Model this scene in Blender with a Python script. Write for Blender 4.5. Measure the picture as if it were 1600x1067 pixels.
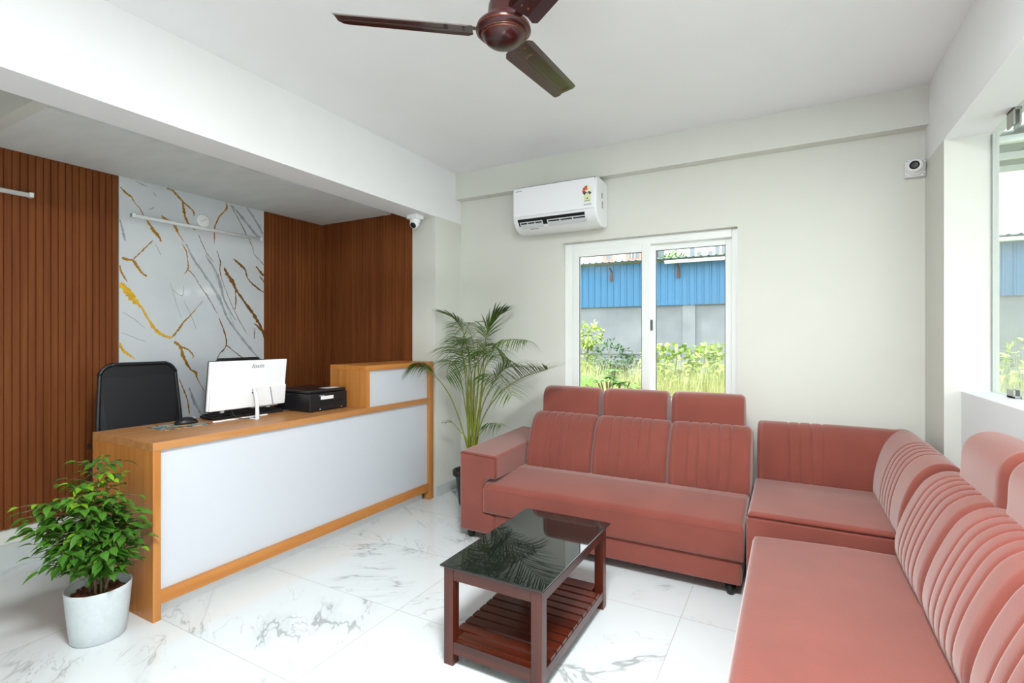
import bpy, bmesh, math, random
from mathutils import Vector, Matrix, noise
R = math.radians
S = bpy.context.scene
for o in list(bpy.data.objects): bpy.data.objects.remove(o)
COL = S.collection

# ---------------------------------------------------------------- camera
cam_d = bpy.data.cameras.new('camera'); cam = bpy.data.objects.new('camera', cam_d); COL.objects.link(cam)
cam.location = (0, 0, 1.3); cam.rotation_euler = (R(90), 0, math.atan(433/790))
cam_d.sensor_width = 36; cam_d.lens = 790/1600*36; cam_d.shift_y = -4.5/1600
cam_d.clip_start = .02; cam_d.clip_end = 300
S.camera = cam
# ---------------------------------------------------------------- colour management, sky, sun
S.view_settings.view_transform = 'Standard'; S.view_settings.look = 'None'
S.view_settings.gamma = 1; S.view_settings.use_curve_mapping = False
S.view_settings.exposure = 0.03
W = bpy.data.worlds.new('sky'); S.world = W; W.use_nodes = True
nt = W.node_tree; nt.nodes.clear()
out = nt.nodes.new('ShaderNodeOutputWorld'); bg = nt.nodes.new('ShaderNodeBackground')
tc = nt.nodes.new('ShaderNodeTexCoord'); sx = nt.nodes.new('ShaderNodeSeparateXYZ')
cr = nt.nodes.new('ShaderNodeValToRGB')
cr.color_ramp.elements[0].position = 0.0; cr.color_ramp.elements[0].color = (1, 1, 1, 1)
cr.color_ramp.elements[1].position = .9; cr.color_ramp.elements[1].color = (.84, .91, 1, 1)
nt.links.new(tc.outputs['Generated'], sx.inputs[0]); nt.links.new(sx.outputs['Z'], cr.inputs[0])
nt.links.new(cr.outputs[0], bg.inputs[0]); bg.inputs[1].default_value = 4.8
nt.links.new(bg.outputs[0], out.inputs[0])
sd = bpy.data.lights.new('sun', 'SUN'); sun = bpy.data.objects.new('sun', sd); COL.objects.link(sun)
sd.energy = 8; sd.angle = R(3); sd.color = (1, .95, .86)
sun.rotation_euler = Vector((.75, .28, -1.0)).to_track_quat('-Z', 'Y').to_euler()
# daylight entering through the glazed side wall and the open shopfront behind the camera
def portal(name, loc, rot, sx_, sy_):
    d = bpy.data.lights.new(name, 'AREA'); o = bpy.data.objects.new(name, d); COL.objects.link(o)
    d.shape = 'RECTANGLE'; d.size = sx_; d.size_y = sy_; d.cycles.is_portal = True
    o.location = loc; o.rotation_euler = rot
portal('portal_side', (.95, 1.0, 1.67), (R(90), 0, R(90)), 4.6, 1.28)
portal('portal_back', (-.94, 3.92, 1.43), (R(90), 0, R(180)), 1.27, 1.25)

# ---------------------------------------------------------------- materials
def srgb(r, g, b):
    f = lambda v: v/12.92 if v <= .04045 else ((v+.055)/1.055)**2.4
    return (f(r/255), f(g/255), f(b/255), 1)
MATS = {}
def mat(name, col, rough=.5, metal=0, spec=.5, var=0, vscale=5, bump=0, bscale=80, coat=0, sheen=0, trans=0, alpha=1, stretch=(1, 1, 1), col2=None, ior=1.45, sub=0):
    m = bpy.data.materials.new(name); m.use_nodes = True; n = m.node_tree; b = n.nodes['Principled BSDF']
    b.inputs['Base Color'].default_value = col; b.inputs['Roughness'].default_value = rough
    b.inputs['Metallic'].default_value = metal; b.inputs['Specular IOR Level'].default_value = spec
    b.inputs['Coat Weight'].default_value = coat; b.inputs['Coat Roughness'].default_value = .06
    b.inputs['IOR'].default_value = ior
    if sheen:
        b.inputs['Sheen Weight'].default_value = sheen; b.inputs['Sheen Roughness'].default_value = .5
        b.inputs['Sheen Tint'].default_value = (1, .86, .82, 1)
    if trans: b.inputs['Transmission Weight'].default_value = trans
    b.inputs['Alpha'].default_value = alpha
    t = n.nodes.new('ShaderNodeTexCoord'); mp = n.nodes.new('ShaderNodeMapping'); mp.inputs['Scale'].default_value = stretch
    n.links.new(t.outputs['Object'], mp.inputs[0])
    if var or col2:
        nz = n.nodes.new('ShaderNodeTexNoise'); nz.inputs['Scale'].default_value = vscale; nz.inputs['Detail'].default_value = 6
        n.links.new(mp.outputs[0], nz.inputs[0])
        r = n.nodes.new('ShaderNodeValToRGB'); e = r.color_ramp.elements
        e[0].position = .3; e[1].position = .7
        c2 = col2 or col
        e[0].color = tuple(c*(1-var) for c in col[:3])+(1,); e[1].color = tuple(min(1, c*(1+var)) for c in c2[:3])+(1,)
        n.links.new(nz.outputs[0], r.inputs[0]); n.links.new(r.outputs[0], b.inputs['Base Color'])
    if bump:
        nb = n.nodes.new('ShaderNodeTexNoise'); nb.inputs['Scale'].default_value = bscale; nb.inputs['Detail'].default_value = 4
        n.links.new(mp.outputs[0], nb.inputs[0])
        bp = n.nodes.new('ShaderNodeBump'); bp.inputs['Strength'].default_value = bump; bp.inputs['Distance'].default_value = .002
        n.links.new(nb.outputs[0], bp.inputs['Height']); n.links.new(bp.outputs[0], b.inputs['Normal'])
    MATS[name] = m
    return m
M_wall = mat('wall_paint', srgb(217, 218, 210), .75, var=.02, vscale=2, bump=.15, bscale=25)
M_white = mat('white_paint', srgb(240, 240, 242), .8, var=.015, vscale=2, bump=.25, bscale=14)
M_ceil2 = mat('alcove_ceiling_paint', srgb(226, 230, 229), .8, var=.05, vscale=3, bump=.4, bscale=10, stretch=(1, 3, 1))
M_sill = mat('sill_paint', srgb(235, 238, 240), .5)
M_base = mat('baseboard_tile', srgb(196, 202, 200), .2, var=.04)
M_frame = mat('upvc_white', srgb(240, 244, 242), .25)
M_gasket = mat('gasket', srgb(80, 90, 95), .5)
M_plwhite = mat('white_plastic', srgb(238, 240, 243), .25)
M_plgrey = mat('grey_plastic', srgb(150, 155, 160), .4)
M_black = mat('black_plastic', srgb(28, 28, 31), .35)
M_dark = mat('dark_void', srgb(10, 10, 11), .7)
M_red = mat('red_print', srgb(205, 50, 35), .5)
M_yel = mat('yellow_print', srgb(232, 226, 170), .5)
M_orange = mat('orange_print', srgb(228, 130, 60), .5)
M_paleg = mat('pale_green_print', srgb(214, 226, 180), .5)
M_ink = mat('ink', srgb(70, 72, 76), .5)
M_logo = mat('logo_grey', srgb(150, 152, 158), .4)
M_steel = mat('steel', srgb(165, 165, 160), .35, metal=.8)
M_velvet = mat('pink_velvet', srgb(130, 68, 58), .85, var=.1, vscale=4, sheen=.5, bump=.25, bscale=260, spec=.2)
M_seam = mat('velvet_seam', srgb(120, 58, 50), .9, spec=.1)
M_foot = mat('black_foot', srgb(20, 20, 20), .4)
M_leafy = mat('leaf_green', srgb(44, 92, 26), .4, var=.35, vscale=9, col2=srgb(76, 122, 38))
M_young = mat('leaf_young', srgb(112, 158, 36), .45, var=.2, vscale=8)
M_palm = mat('palm_leaf', srgb(48, 78, 26), .45, var=.3, vscale=6, col2=srgb(82, 110, 36))
M_stalk = mat('palm_stalk', srgb(132, 138, 50), .5, var=.25, vscale=12, stretch=(1, 1, .3))
M_bark = mat('stem_bark', srgb(112, 100, 72), .8, var=.2)
M_soil = mat('soil', srgb(92, 48, 28), .95, var=.6, vscale=70, bump=1, bscale=60)
M_pot = mat('white_pot', srgb(198, 205, 208), .45, var=.04, vscale=60)
M_potblk = mat('black_pot', srgb(25, 26, 28), .45)
M_fan = mat('fan_brown', srgb(50, 12, 12), .28, coat=.3, spec=.5)
M_fanring = mat('fan_ring', srgb(150, 84, 60), .25, metal=.8)
M_mesh = mat('chair_mesh', srgb(24, 24, 27), .6)
M_pink_b = mat('building_pink', srgb(214, 130, 120), .8)
M_white_b = mat('building_white', srgb(225, 228, 228), .8)
M_bwin = mat('building_window', srgb(110, 120, 130), .3)
M_rust = mat('rusty_bracket', srgb(90, 60, 50), .8)
M_gutter = mat('white_pipe', srgb(235, 240, 238), .4)
M_roofm = mat('roof_sheet', srgb(120, 130, 135), .6)

def wood(name, c1, c2, axis='z', rough=.4, scale=1, coat=0):
    m = bpy.data.materials.new(name); m.use_nodes = True; n = m.node_tree; b = n.nodes['Principled BSDF']
    t = n.nodes.new('ShaderNodeTexCoord'); mp = n.nodes.new('ShaderNodeMapping')
    st = {'x': (1.2, 28, 28), 'y': (28, 1.2, 28), 'z': (28, 28, 1.2)}[axis]
    mp.inputs['Scale'].default_value = tuple(v*scale for v in st)
    n.links.new(t.outputs['Object'], mp.inputs[0])
    nz = n.nodes.new('ShaderNodeTexNoise'); nz.inputs['Scale'].default_value = 1; nz.inputs['Detail'].default_value = 5; nz.inputs['Distortion'].default_value = .6
    n.links.new(mp.outputs[0], nz.inputs[0])
    r = n.nodes.new('ShaderNodeValToRGB'); e = r.color_ramp.elements
    e[0].position = .32; e[1].position = .68; e[0].color = c1; e[1].color = c2
    n.links.new(nz.outputs[0], r.inputs[0]); n.links.new(r.outputs[0], b.inputs['Base Color'])
    b.inputs['Roughness'].default_value = rough; b.inputs['Coat Weight'].default_value = coat; b.inputs['Coat Roughness'].default_value = .08
    return m
M_oak_z = wood('oak_upright', srgb(172, 108, 48), srgb(194, 130, 66), 'z')
M_oak_y = wood('oak_long', srgb(178, 110, 48), srgb(198, 132, 64), 'y')
M_oakt_y = wood('oak_top', srgb(168, 112, 64), srgb(188, 134, 82), 'y')
M_slat = wood('brown_cladding', srgb(108, 56, 24), srgb(128, 72, 33), 'z', .65, .8)
M_slat.node_tree.nodes['Principled BSDF'].inputs['Specular IOR Level'].default_value = .2
M_tab_z = wood('mahogany_z', srgb(54, 18, 9), srgb(88, 33, 15), 'z', .32, .5, .2)
M_tab_x = wood('mahogany_x', srgb(54, 18, 9), srgb(88, 33, 15), 'x', .32, .5, .2)
M_tab_y = wood('mahogany_y', srgb(54, 18, 9), srgb(88, 33, 15), 'y', .32, .5, .2)

def glass_mat(name, tint, rough=0):
    m = bpy.data.materials.new(name); m.use_nodes = True; n = m.node_tree; n.nodes.clear()
    o = n.nodes.new('ShaderNodeOutputMaterial'); mx = n.nodes.new('ShaderNodeMixShader'); tr = n.nodes.new('ShaderNodeBsdfTransparent')
    gl = n.nodes.new('ShaderNodeBsdfGlossy'); fr = n.nodes.new('ShaderNodeFresnel')
    ge = n.nodes.new('ShaderNodeNewGeometry'); mr = n.nodes.new('ShaderNodeMapRange'); mr.inputs[3].default_value = 1.45; mr.inputs[4].default_value = 1/1.45
    n.links.new(ge.outputs['Backfacing'], mr.inputs[0]); n.links.new(mr.outputs[0], fr.inputs[0])   # a thin pane: no total reflection on the way out
    gl.inputs['Roughness'].default_value = rough; tr.inputs[0].default_value = tint
    n.links.new(fr.outputs[0], mx.inputs[0]); n.links.new(tr.outputs[0], mx.inputs[1]); n.links.new(gl.outputs[0], mx.inputs[2]); n.links.new(mx.outputs[0], o.inputs[0])
    return m
M_glass = glass_mat('window_glass', (.96, .98, .97, 1))
M_glassg = glass_mat('green_glass', (.88, .92, .90, 1))
M_tglass = mat('smoked_glass', srgb(22, 26, 24), .02, spec=.7, coat=.3)
M_whitegloss = mat('white_laminate', srgb(200, 204, 210), .18, spec=.4)

def floor_mat():
    m = bpy.data.materials.new('marble_floor_tiles'); m.use_nodes = True; n = m.node_tree; N = n.nodes; L = n.links; b = N['Principled BSDF']
    def mth(op, a, bb=None, c=None):
        q = N.new('ShaderNodeMath'); q.operation = op
        for i, v in enumerate((a, bb, c)):
            if v is None: continue
            if isinstance(v, (int, float)): q.inputs[i].default_value = v
            else: L.new(v, q.inputs[i])
        return q.outputs[0]
    t = N.new('ShaderNodeTexCoord'); s = N.new('ShaderNodeSeparateXYZ'); L.new(t.outputs['Object'], s.inputs[0])
    tx = mth('DIVIDE', mth('ADD', s.outputs[0], .443), 1.2); ty = mth('DIVIDE', mth('ADD', s.outputs[1], -1.275), .585)
    fx = mth('FRACT', tx); fy = mth('FRACT', ty); ix = mth('FLOOR', tx); iy = mth('FLOOR', ty)
    dx = mth('MULTIPLY', mth('MINIMUM', fx, mth('SUBTRACT', 1, fx)), 1.2); dy = mth('MULTIPLY', mth('MINIMUM', fy, mth('SUBTRACT', 1, fy)), .585)
    g = mth('LESS_THAN', mth('MINIMUM', dx, dy), .0017)
    ci = N.new('ShaderNodeCombineXYZ'); L.new(ix, ci.inputs[0]); L.new(iy, ci.inputs[1])
    wn = N.new('ShaderNodeTexWhiteNoise'); wn.noise_dimensions = '3D'; L.new(ci.outputs[0], wn.inputs[0])
    vm = N.new('ShaderNodeVectorMath'); vm.operation = 'MULTIPLY_ADD'; L.new(wn.outputs['Color'], vm.inputs[0]); vm.inputs[1].default_value = (7, 7, 7); L.new(t.outputs['Object'], vm.inputs[2])
    ss = N.new('ShaderNodeSeparateXYZ'); L.new(vm.outputs[0], ss.inputs[0])
    sg = mth('SUBTRACT', mth('MULTIPLY', mth('GREATER_THAN', wn.outputs['Value'], .45), 2), 1)
    cc = N.new('ShaderNodeCombineXYZ'); L.new(mth('MULTIPLY', ss.outputs[0], sg), cc.inputs[0]); L.new(ss.outputs[1], cc.inputs[1]); L.new(ss.outputs[2], cc.inputs[2])
    mp = N.new('ShaderNodeMapping'); mp.vector_type = 'POINT'; mp.inputs['Rotation'].default_value = (0, 0, R(-38)); L.new(cc.outputs[0], mp.inputs[0])
    m2 = N.new('ShaderNodeMapping'); m2.inputs['Scale'].default_value = (.75, 2.6, 1); L.new(mp.outputs[0], m2.inputs[0]); mp = m2
    def vein(scale, dist, width, seed):
        z = N.new('ShaderNodeTexNoise'); z.inputs['Scale'].default_value = scale; z.inputs['Detail'].default_value = 5; z.inputs['Roughness'].default_value = .6; z.inputs['Distortion'].default_value = dist
        a = N.new('ShaderNodeVectorMath'); a.operation = 'ADD'; a.inputs[1].default_value = (seed, seed*1.7, seed*.3); L.new(mp.outputs[0], a.inputs[0]); L.new(a.outputs[0], z.inputs[0])
        d = mth('ABSOLUTE', mth('SUBTRACT', z.outputs[0], .5))
        return mth('SUBTRACT', 1, mth('MINIMUM', mth('DIVIDE', d, width), 1))
    v1 = vein(.9, .35, .010, 3.1); v2 = vein(1.9, .5, .009, 9.3); v3 = vein(.9, .35, .06, 3.1)
    zm = N.new('ShaderNodeTexNoise'); zm.inputs['Scale'].default_value = 2.2; zm.inputs['Detail'].default_value = 3; L.new(vm.outputs[0], zm.inputs[0])
    mask = mth('MULTIPLY', mth('MAXIMUM', mth('SUBTRACT', zm.outputs[0], .45), 0), 8)
    tot = mth('ADD', mth('MULTIPLY', v1, .5), mth('ADD', mth('MULTIPLY', v2, .3), mth('MULTIPLY', v3, .12)))
    tot = mth('MINIMUM', mth('MULTIPLY', tot, mask), .55)
    mx = N.new('ShaderNodeMix'); mx.data_type = 'RGBA'; L.new(tot, mx.inputs[0])
    mx.inputs[6].default_value = srgb(218, 223, 224); mx.inputs[7].default_value = srgb(105, 108, 108)
    mg = N.new('ShaderNodeMix'); mg.data_type = 'RGBA'; L.new(mth('MULTIPLY', g, .55), mg.inputs[0]); L.new(mx.outputs[2], mg.inputs[6]); mg.inputs[7].default_value = srgb(150, 148, 142)
    L.new(mg.outputs[2], b.inputs['Base Color']); b.inputs['Roughness'].default_value = .06; b.inputs['Specular IOR Level'].default_value = .5
    return m
M_floor = floor_mat()

def marble_panel_mat():
    m = mat('marble_sheet', srgb(206, 211, 216), .07, var=.05, vscale=2.5, coat=.4)
    return m
M_marb = marble_panel_mat()
M_gold = mat('gold_vein', srgb(168, 120, 30), .3, metal=.25, var=.2, vscale=20)
M_yell = mat('bright_gold_vein', srgb(216, 168, 30), .28, metal=.25, var=.2, vscale=20)
M_brown = mat('dark_gold_vein', srgb(120, 84, 34), .3, metal=.2, var=.2, vscale=20)
M_kvein = mat('grey_cloud_vein', srgb(156, 161, 168), .1, var=.22, vscale=14, coat=.4)
M_nvein = mat('thin_grey_vein', srgb(150, 150, 140), .2, coat=.3)

def cladding_mat(name, c1, c2):
    return mat(name, c1, .5, var=.08, vscale=1.2, col2=c2)
M_blue = mat('blue_sheet', srgb(58, 114, 154), .55, var=.08, vscale=.6)
M_conc = mat('concrete_block', srgb(122, 127, 133), .9, var=.16, vscale=2.2, bump=.6, bscale=9)
M_paving = mat('pale_paving', srgb(176, 176, 174), .9, var=.06)
M_ground = mat('dry_grass_ground', srgb(120, 132, 62), .95, var=.3, vscale=3)
M_grass = mat('grass_blades', srgb(158, 168, 100), .7, var=.25, vscale=3, col2=srgb(196, 196, 146))
M_bush = mat('bush_leaf', srgb(120, 152, 62), .6, var=.3, vscale=3, col2=srgb(172, 190, 100))
M_bushd = mat('bush_leaf_dark', srgb(66, 98, 56), .5, var=.3, vscale=3)
M_bigleaf = mat('broad_leaf', srgb(66, 124, 30), .5, var=.25, vscale=2, col2=srgb(110, 156, 48))
M_hedge = mat('tree_leaf', srgb(110, 150, 60), .6, var=.3, vscale=3)

# ---------------------------------------------------------------- builders
OFF = {}
def new(): return bmesh.new()
def obj(name, bm, m, parent=None, smooth=False, bevel=0, seg=2, ang=40, mods=None):
    off = OFF.get(parent, Vector((0, 0, 0))) if parent else Vector((0, 0, 0))
    bmesh.ops.translate(bm, vec=-off, verts=bm.verts)
    me = bpy.data.meshes.new(name)
    if smooth:
        for f in bm.faces: f.smooth = True
    bm.to_mesh(me); bm.free()
    o = bpy.data.objects.new(name, me); COL.objects.link(o)
    for mm in (m if isinstance(m, (list, tuple)) else [m]): me.materials.append(mm)
    if parent: o.parent = parent
    OFF[o] = off
    if bevel:
        b = o.modifiers.new('bevel', 'BEVEL'); b.width = bevel; b.segments = seg; b.limit_method = 'ANGLE'; b.angle_limit = R(ang); b.harden_normals = False
        for p in me.polygons: p.use_smooth = True
        w = o.modifiers.new('wn', 'WEIGHTED_NORMAL'); w.keep_sharp = False
    return o
def thing(name, label, cat, loc, group=None):
    o = bpy.data.objects.new(name, None); COL.objects.link(o); o.location = loc; o.empty_display_size = .1
    o['label'] = label; o['category'] = cat
    if group: o['group'] = group
    OFF[o] = Vector(loc)
    return o
def tag(o, label, cat, group=None, kind=None):
    o['label'] = label; o['category'] = cat
    if group: o['group'] = group
    if kind: o['kind'] = kind
    return o
def struct(name, bm, m, **k):
    o = obj(name, bm, m, **k)
    if not k.get('parent'): o['kind'] = 'structure'
    return o
def box(bm, x0, x1, y0, y1, z0, z1, mi=0):
    vs = [bm.verts.new((x, y, z)) for x in (x0, x1) for y in (y0, y1) for z in (z0, z1)]
    for f in ((0, 1, 3, 2), (4, 6, 7, 5), (0, 4, 5, 1), (2, 3, 7, 6), (0, 2, 6, 4), (1, 5, 7, 3)):
        fc = bm.faces.new([vs[i] for i in f]); fc.material_index = mi
    return vs
def BX(*a, mi=0):
    bm = new(); box(bm, *a, mi=mi); return bm
def obox(bm, c, hx, hy, hz, rot, mi=0):
    vs = box(bm, -hx, hx, -hy, hy, -hz, hz, mi)
    for v in vs: v.co = rot @ v.co + Vector(c)
def tube(bm, pts, r, n=8, caps=True, mi=0):
    pts = [Vector(p) for p in pts]; rs = r if isinstance(r, (list, tuple)) else [r]*len(pts)
    rings = []; up = Vector((0, 0, 1))
    for i, p in enumerate(pts):
        d = (pts[min(i+1, len(pts)-1)]-pts[max(i-1, 0)])
        if d.length < 1e-9: d = Vector((0, 0, 1))
        d.normalize()
        a = up.cross(d)
        if a.length < 1e-3: a = Vector((1, 0, 0)).cross(d)
        a.normalize(); b = d.cross(a)
        rings.append([bm.verts.new(p+(a*math.cos(2*math.pi*k/n)+b*math.sin(2*math.pi*k/n))*rs[i]) for k in range(n)])
    for i in range(len(rings)-1):
        for k in range(n):
            f = bm.faces.new((rings[i][k], rings[i][(k+1) % n], rings[i+1][(k+1) % n], rings[i+1][k])); f.material_index = mi
    if caps:
        f = bm.faces.new(rings[0][::-1]); f.material_index = mi; f = bm.faces.new(rings[-1]); f.material_index = mi
def lathe(bm, c, prof, n=48, mi=0, sx=1, sy=1, rot=None):
    c = Vector(c); rings = []
    for r, z in prof:
        if r < 1e-5:
            v = Vector((0, 0, z)); v = rot @ v if rot else v
            rings.append([bm.verts.new(c+v)])
        else:
            ring = []
            for k in range(n):
                v = Vector((r*sx*math.cos(2*math.pi*k/n), r*sy*math.sin(2*math.pi*k/n), z)); v = rot @ v if rot else v
                ring.append(bm.verts.new(c+v))
            rings.append(ring)
    for a, b in zip(rings, rings[1:]):
        for k in range(n):
            q = [a[k % len(a)], a[(k+1) % n % len(a)], b[(k+1) % n % len(b)], b[k % len(b)]]
            u = []
            for v in q:
                if v not in u: u.append(v)
            if len(u) > 2:
                try: f = bm.faces.new(u); f.material_index = mi
                except ValueError: pass
def bez(p0, p1, p2, n):
    p0, p1, p2 = Vector(p0), Vector(p1), Vector(p2)
    return [p0*(1-t)**2+p1*2*t*(1-t)+p2*t*t for t in [i/n for i in range(n+1)]]
def catmull(pts, n=6, closed=False):
    o = []; N_ = len(pts); pts = [Vector(p) for p in pts]
    rng = range(N_) if closed else range(N_-1)
    for i in rng:
        if closed: p0, p1, p2, p3 = pts[i-1], pts[i], pts[(i+1) % N_], pts[(i+2) % N_]
        else: p0, p1, p2, p3 = pts[max(i-1, 0)], pts[i], pts[i+1], pts[min(i+2, N_-1)]
        for k in range(n):
            t = k/n; o.append(.5*((2*p1)+(-p0+p2)*t+(2*p0-5*p1+4*p2-p3)*t*t+(-p0+3*p1-3*p2+p3)*t**3))
    if not closed: o.append(pts[-1])
    return o
_TXT = {}
def text_mesh(body, size, mw, extrude=.0004, shear=0):
    """flat lettering as mesh; mw maps local (x right, y up, z out) to the world"""
    cu = bpy.data.curves.new('t', 'FONT'); cu.body = body; cu.size = size; cu.extrude = extrude; cu.align_x = 'CENTER'; cu.align_y = 'CENTER'; cu.shear = shear; cu.resolution_u = 3; cu.offset = size*.012
    o = bpy.data.objects.new('t', cu); COL.objects.link(o)
    bpy.context.view_layer.update()
    me = bpy.data.meshes.new_from_object(o.evaluated_get(bpy.context.evaluated_depsgraph_get()))
    bm = new(); bm.from_mesh(me); bmesh.ops.transform(bm, matrix=mw, verts=bm.verts)
    bpy.data.objects.remove(o); bpy.data.curves.remove(cu); bpy.data.meshes.remove(me)
    return bm

# ---------------------------------------------------------------- the room
CZ = 2.735
struct('floor', BX(-4.05, .95, -1.4, 3.95, -.12, 0), M_floor)
struct('ceiling', BX(-4.05, .95, -1.4, 3.95, CZ, CZ+.15), M_white)
# back wall with window opening
WX0, WX1, WZ0, WZ1, WY = -1.578, -.305, .80, 2.056, 3.715
bm = new()
box(bm, -2.79, WX0, WY, 3.90, 0, CZ); box(bm, WX1, .92, WY, 3.90, 0, CZ)
box(bm, WX0, WX1, WY, 3.90, 0, WZ0); box(bm, WX0, WX1, WY, 3.90, WZ1, CZ)
struct('wall_back', bm, M_wall)
struct('trim_1', BX(-2.55, .69, 3.63, WY, 2.51, CZ), M_wall)                 # downstand beam over the window wall
struct('trim_2', BX(-2.79, -2.55, -1.2, 3.34, 2.304, CZ), M_white)           # long beam between room and alcove
struct('trim_3', BX(-2.79, -2.55, 3.34, WY, 0, 2.31), M_wall)                # column at the corner
struct('trim_4', BX(-2.79, -2.55, 3.34, WY, 2.31, CZ), M_white)
# right wall: pier, beam over the opening, parapet
struct('wall_right', BX(.69, .90, 3.307, WY, 0, 2.312), M_wall)
struct('trim_5', BX(.69, .92, -1.2, WY, 2.312, CZ), M_white)
struct('trim_6', BX(.757, .92, -1.2, 3.307, 0, 1.037), M_sill, bevel=.004)
# alcove
struct('wall_left', BX(-4.05, -3.89, -1.4, 3.95, 0, CZ), M_wall)
struct('wall_alcove_side', BX(-3.89, -2.79, 3.345, 3.5, 0, CZ), M_wall)
struct('trim_7', BX(-3.89, -3.02, 1.02, 3.345, 2.372, 2.46), M_ceil2)        # dropped ceiling of the alcove
struct('trim_8', BX(-3.89, -2.79, .96, 1.02, 2.372, CZ), M_wall)
bm = new(); box(bm, -3.02, -2.79, 1.02, 3.345, 2.46, 2.5)
struct('trim_9', bm, M_ceil2)
# front of the room behind the camera: shopfront piers
bm = new(); box(bm, -4.05, .95, -1.4, -1.2, 0, CZ)
struct('wall_front', bm, M_wall)
# baseboards
bm = new(); box(bm, -2.548, -2.538, 3.345, 3.70, 0, .085)
struct('baseboard_left', bm, M_base, bevel=.002)
struct('baseboard_back', BX(-2.538, .69, 3.703, 3.715, 0, .085), M_base, bevel=.002)
bm = new(); box(bm, -3.89, -3.868, -2.5, 3.34, 0, .045); 
struct('baseboard_alcove', BX(-3.89, -3.862, -1.2, 3.33, 0, .135), M_base, bevel=.002)

# window 1: two-track sliding window
win = bpy.data.objects.new('window_1', None); COL.objects.link(win); win['kind'] = 'structure'; win.location = (-.94, 3.8, .8); OFF[win] = Vector(win.location)
FY0, FY1 = 3.765, 3.845
bm = new()
box(bm, WX0, -1.512, FY0, FY1, WZ0, WZ1); box(bm, -.345, WX1, FY0, FY1, WZ0, WZ1)
box(bm, -1.512, -.345, FY0, FY1, 1.998, WZ1); box(bm, -1.512, -.345, FY0, FY1, WZ0, WZ0+.05)
obj('window_frame', bm, M_frame, win, bevel=.004)
def sash(x0, x1, y0, y1, z0, z1, w, wr=None, nm='sash'):
    wr = wr or w
    bm = new(); box(bm, x0, x0+w, y0, y1, z0, z1); box(bm, x1-wr, x1, y0, y1, z0, z1); box(bm, x0+w, x1-wr, y0, y1, z1-w, z1); box(bm, x0+w, x1-wr, y0, y1, z0, z0+w)
    s_ = obj(nm, bm, M_frame, win, bevel=.003)
    ym = (y0+y1)/2
    obj('glass_pane', BX(x0+w-.004, x1-wr+.004, ym-.002, ym+.002, z0+w-.004, z1-w+.004), M_glass, s_)
    bm = new(); g = .004
    box(bm, x0+w, x0+w+g, y0+.006, ym, z0+w, z1-w); box(bm, x1-wr-g, x1-wr, y0+.006, ym, z0+w, z1-w); box(bm, x0+w, x1-wr, y0+.006, ym, z1-w-g, z1-w); box(bm, x0+w, x1-wr, y0+.006, ym, z0+w, z0+w+g)
    obj('gasket', bm, M_gasket, s_)
    return s_
sash(-1.512, -.90, 3.762, 3.80, .82, 2.0, .055, .062)
s2 = sash(-.915, -.345, 3.81, 3.84, .82, 2.0, .045, .045)
bm = new(); box(bm, -.897, -.888, 3.765, 3.80, 1.36, 1.44); obj('window_latch', bm, M_gasket, s2, bevel=.003)
# window 2: frameless glass in the side opening, held by patch clamps
w2 = bpy.data.objects.new('window_2', None); COL.objects.link(w2); w2['kind'] = 'structure'; w2.location = (.873, 1.0, 1.04); OFF[w2] = Vector(w2.location)
obj('glass_pane', BX(.868, .878, -1.2, 3.302, 1.04, 2.309), M_glassg, w2)
for (y0, z0, z1) in ((2.99, 1.038, 1.075), (2.99, 2.235, 2.311), (1.2, 1.038, 1.075), (1.2, 2.235, 2.311)):
    bm = new(); box(bm, .858, .866, y0, y0+.075, z0, z1); box(bm, .880, .888, y0, y0+.075, z0, z1)
    box(bm, .858, .888, y0, y0+.075, z0 if z0 < 1.5 else z1-.01, z0+.01 if z0 < 1.5 else z1)
    obj('glass_clamp', bm, M_steel, w2, bevel=.0015)
bm = new(); tube(bm, [(.872, 3.303, 1.04), (.872, 3.303, 1.7), (.872, 3.303, 2.30)], .004, 6); obj('silicone_bead', bm, M_plgrey, w2)

# unseen fill panel, added so brightness falls off away from the camera
lt = thing('added_fill_panel', 'square white fill panel added on the ceiling above the camera, out of view, to brighten the near side', 'light', (-.15, .45, CZ))
obj('frame', BX(-.45, .15, .15, .75, CZ-.02, CZ-.0002), M_plwhite, lt, bevel=.002)
M_emit = bpy.data.materials.new('fill_diffuser'); M_emit.use_nodes = True
M_emit.node_tree.nodes['Principled BSDF'].inputs['Emission Color'].default_value = (1, .98, .95, 1); M_emit.node_tree.nodes['Principled BSDF'].inputs['Emission Strength'].default_value = 3
obj('diffuser', BX(-.43, .13, .17, .73, CZ-.022, CZ-.0202), M_emit, lt)
ld = bpy.data.lights.new('fill_lamp', 'AREA'); lo_ = bpy.data.objects.new('fill_lamp', ld); COL.objects.link(lo_)
ld.shape = 'RECTANGLE'; ld.size = .56; ld.size_y = .56; ld.energy = 138; ld.color = (.95, .98, 1); lo_.location = (-.15, .45, CZ-.024)

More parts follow.
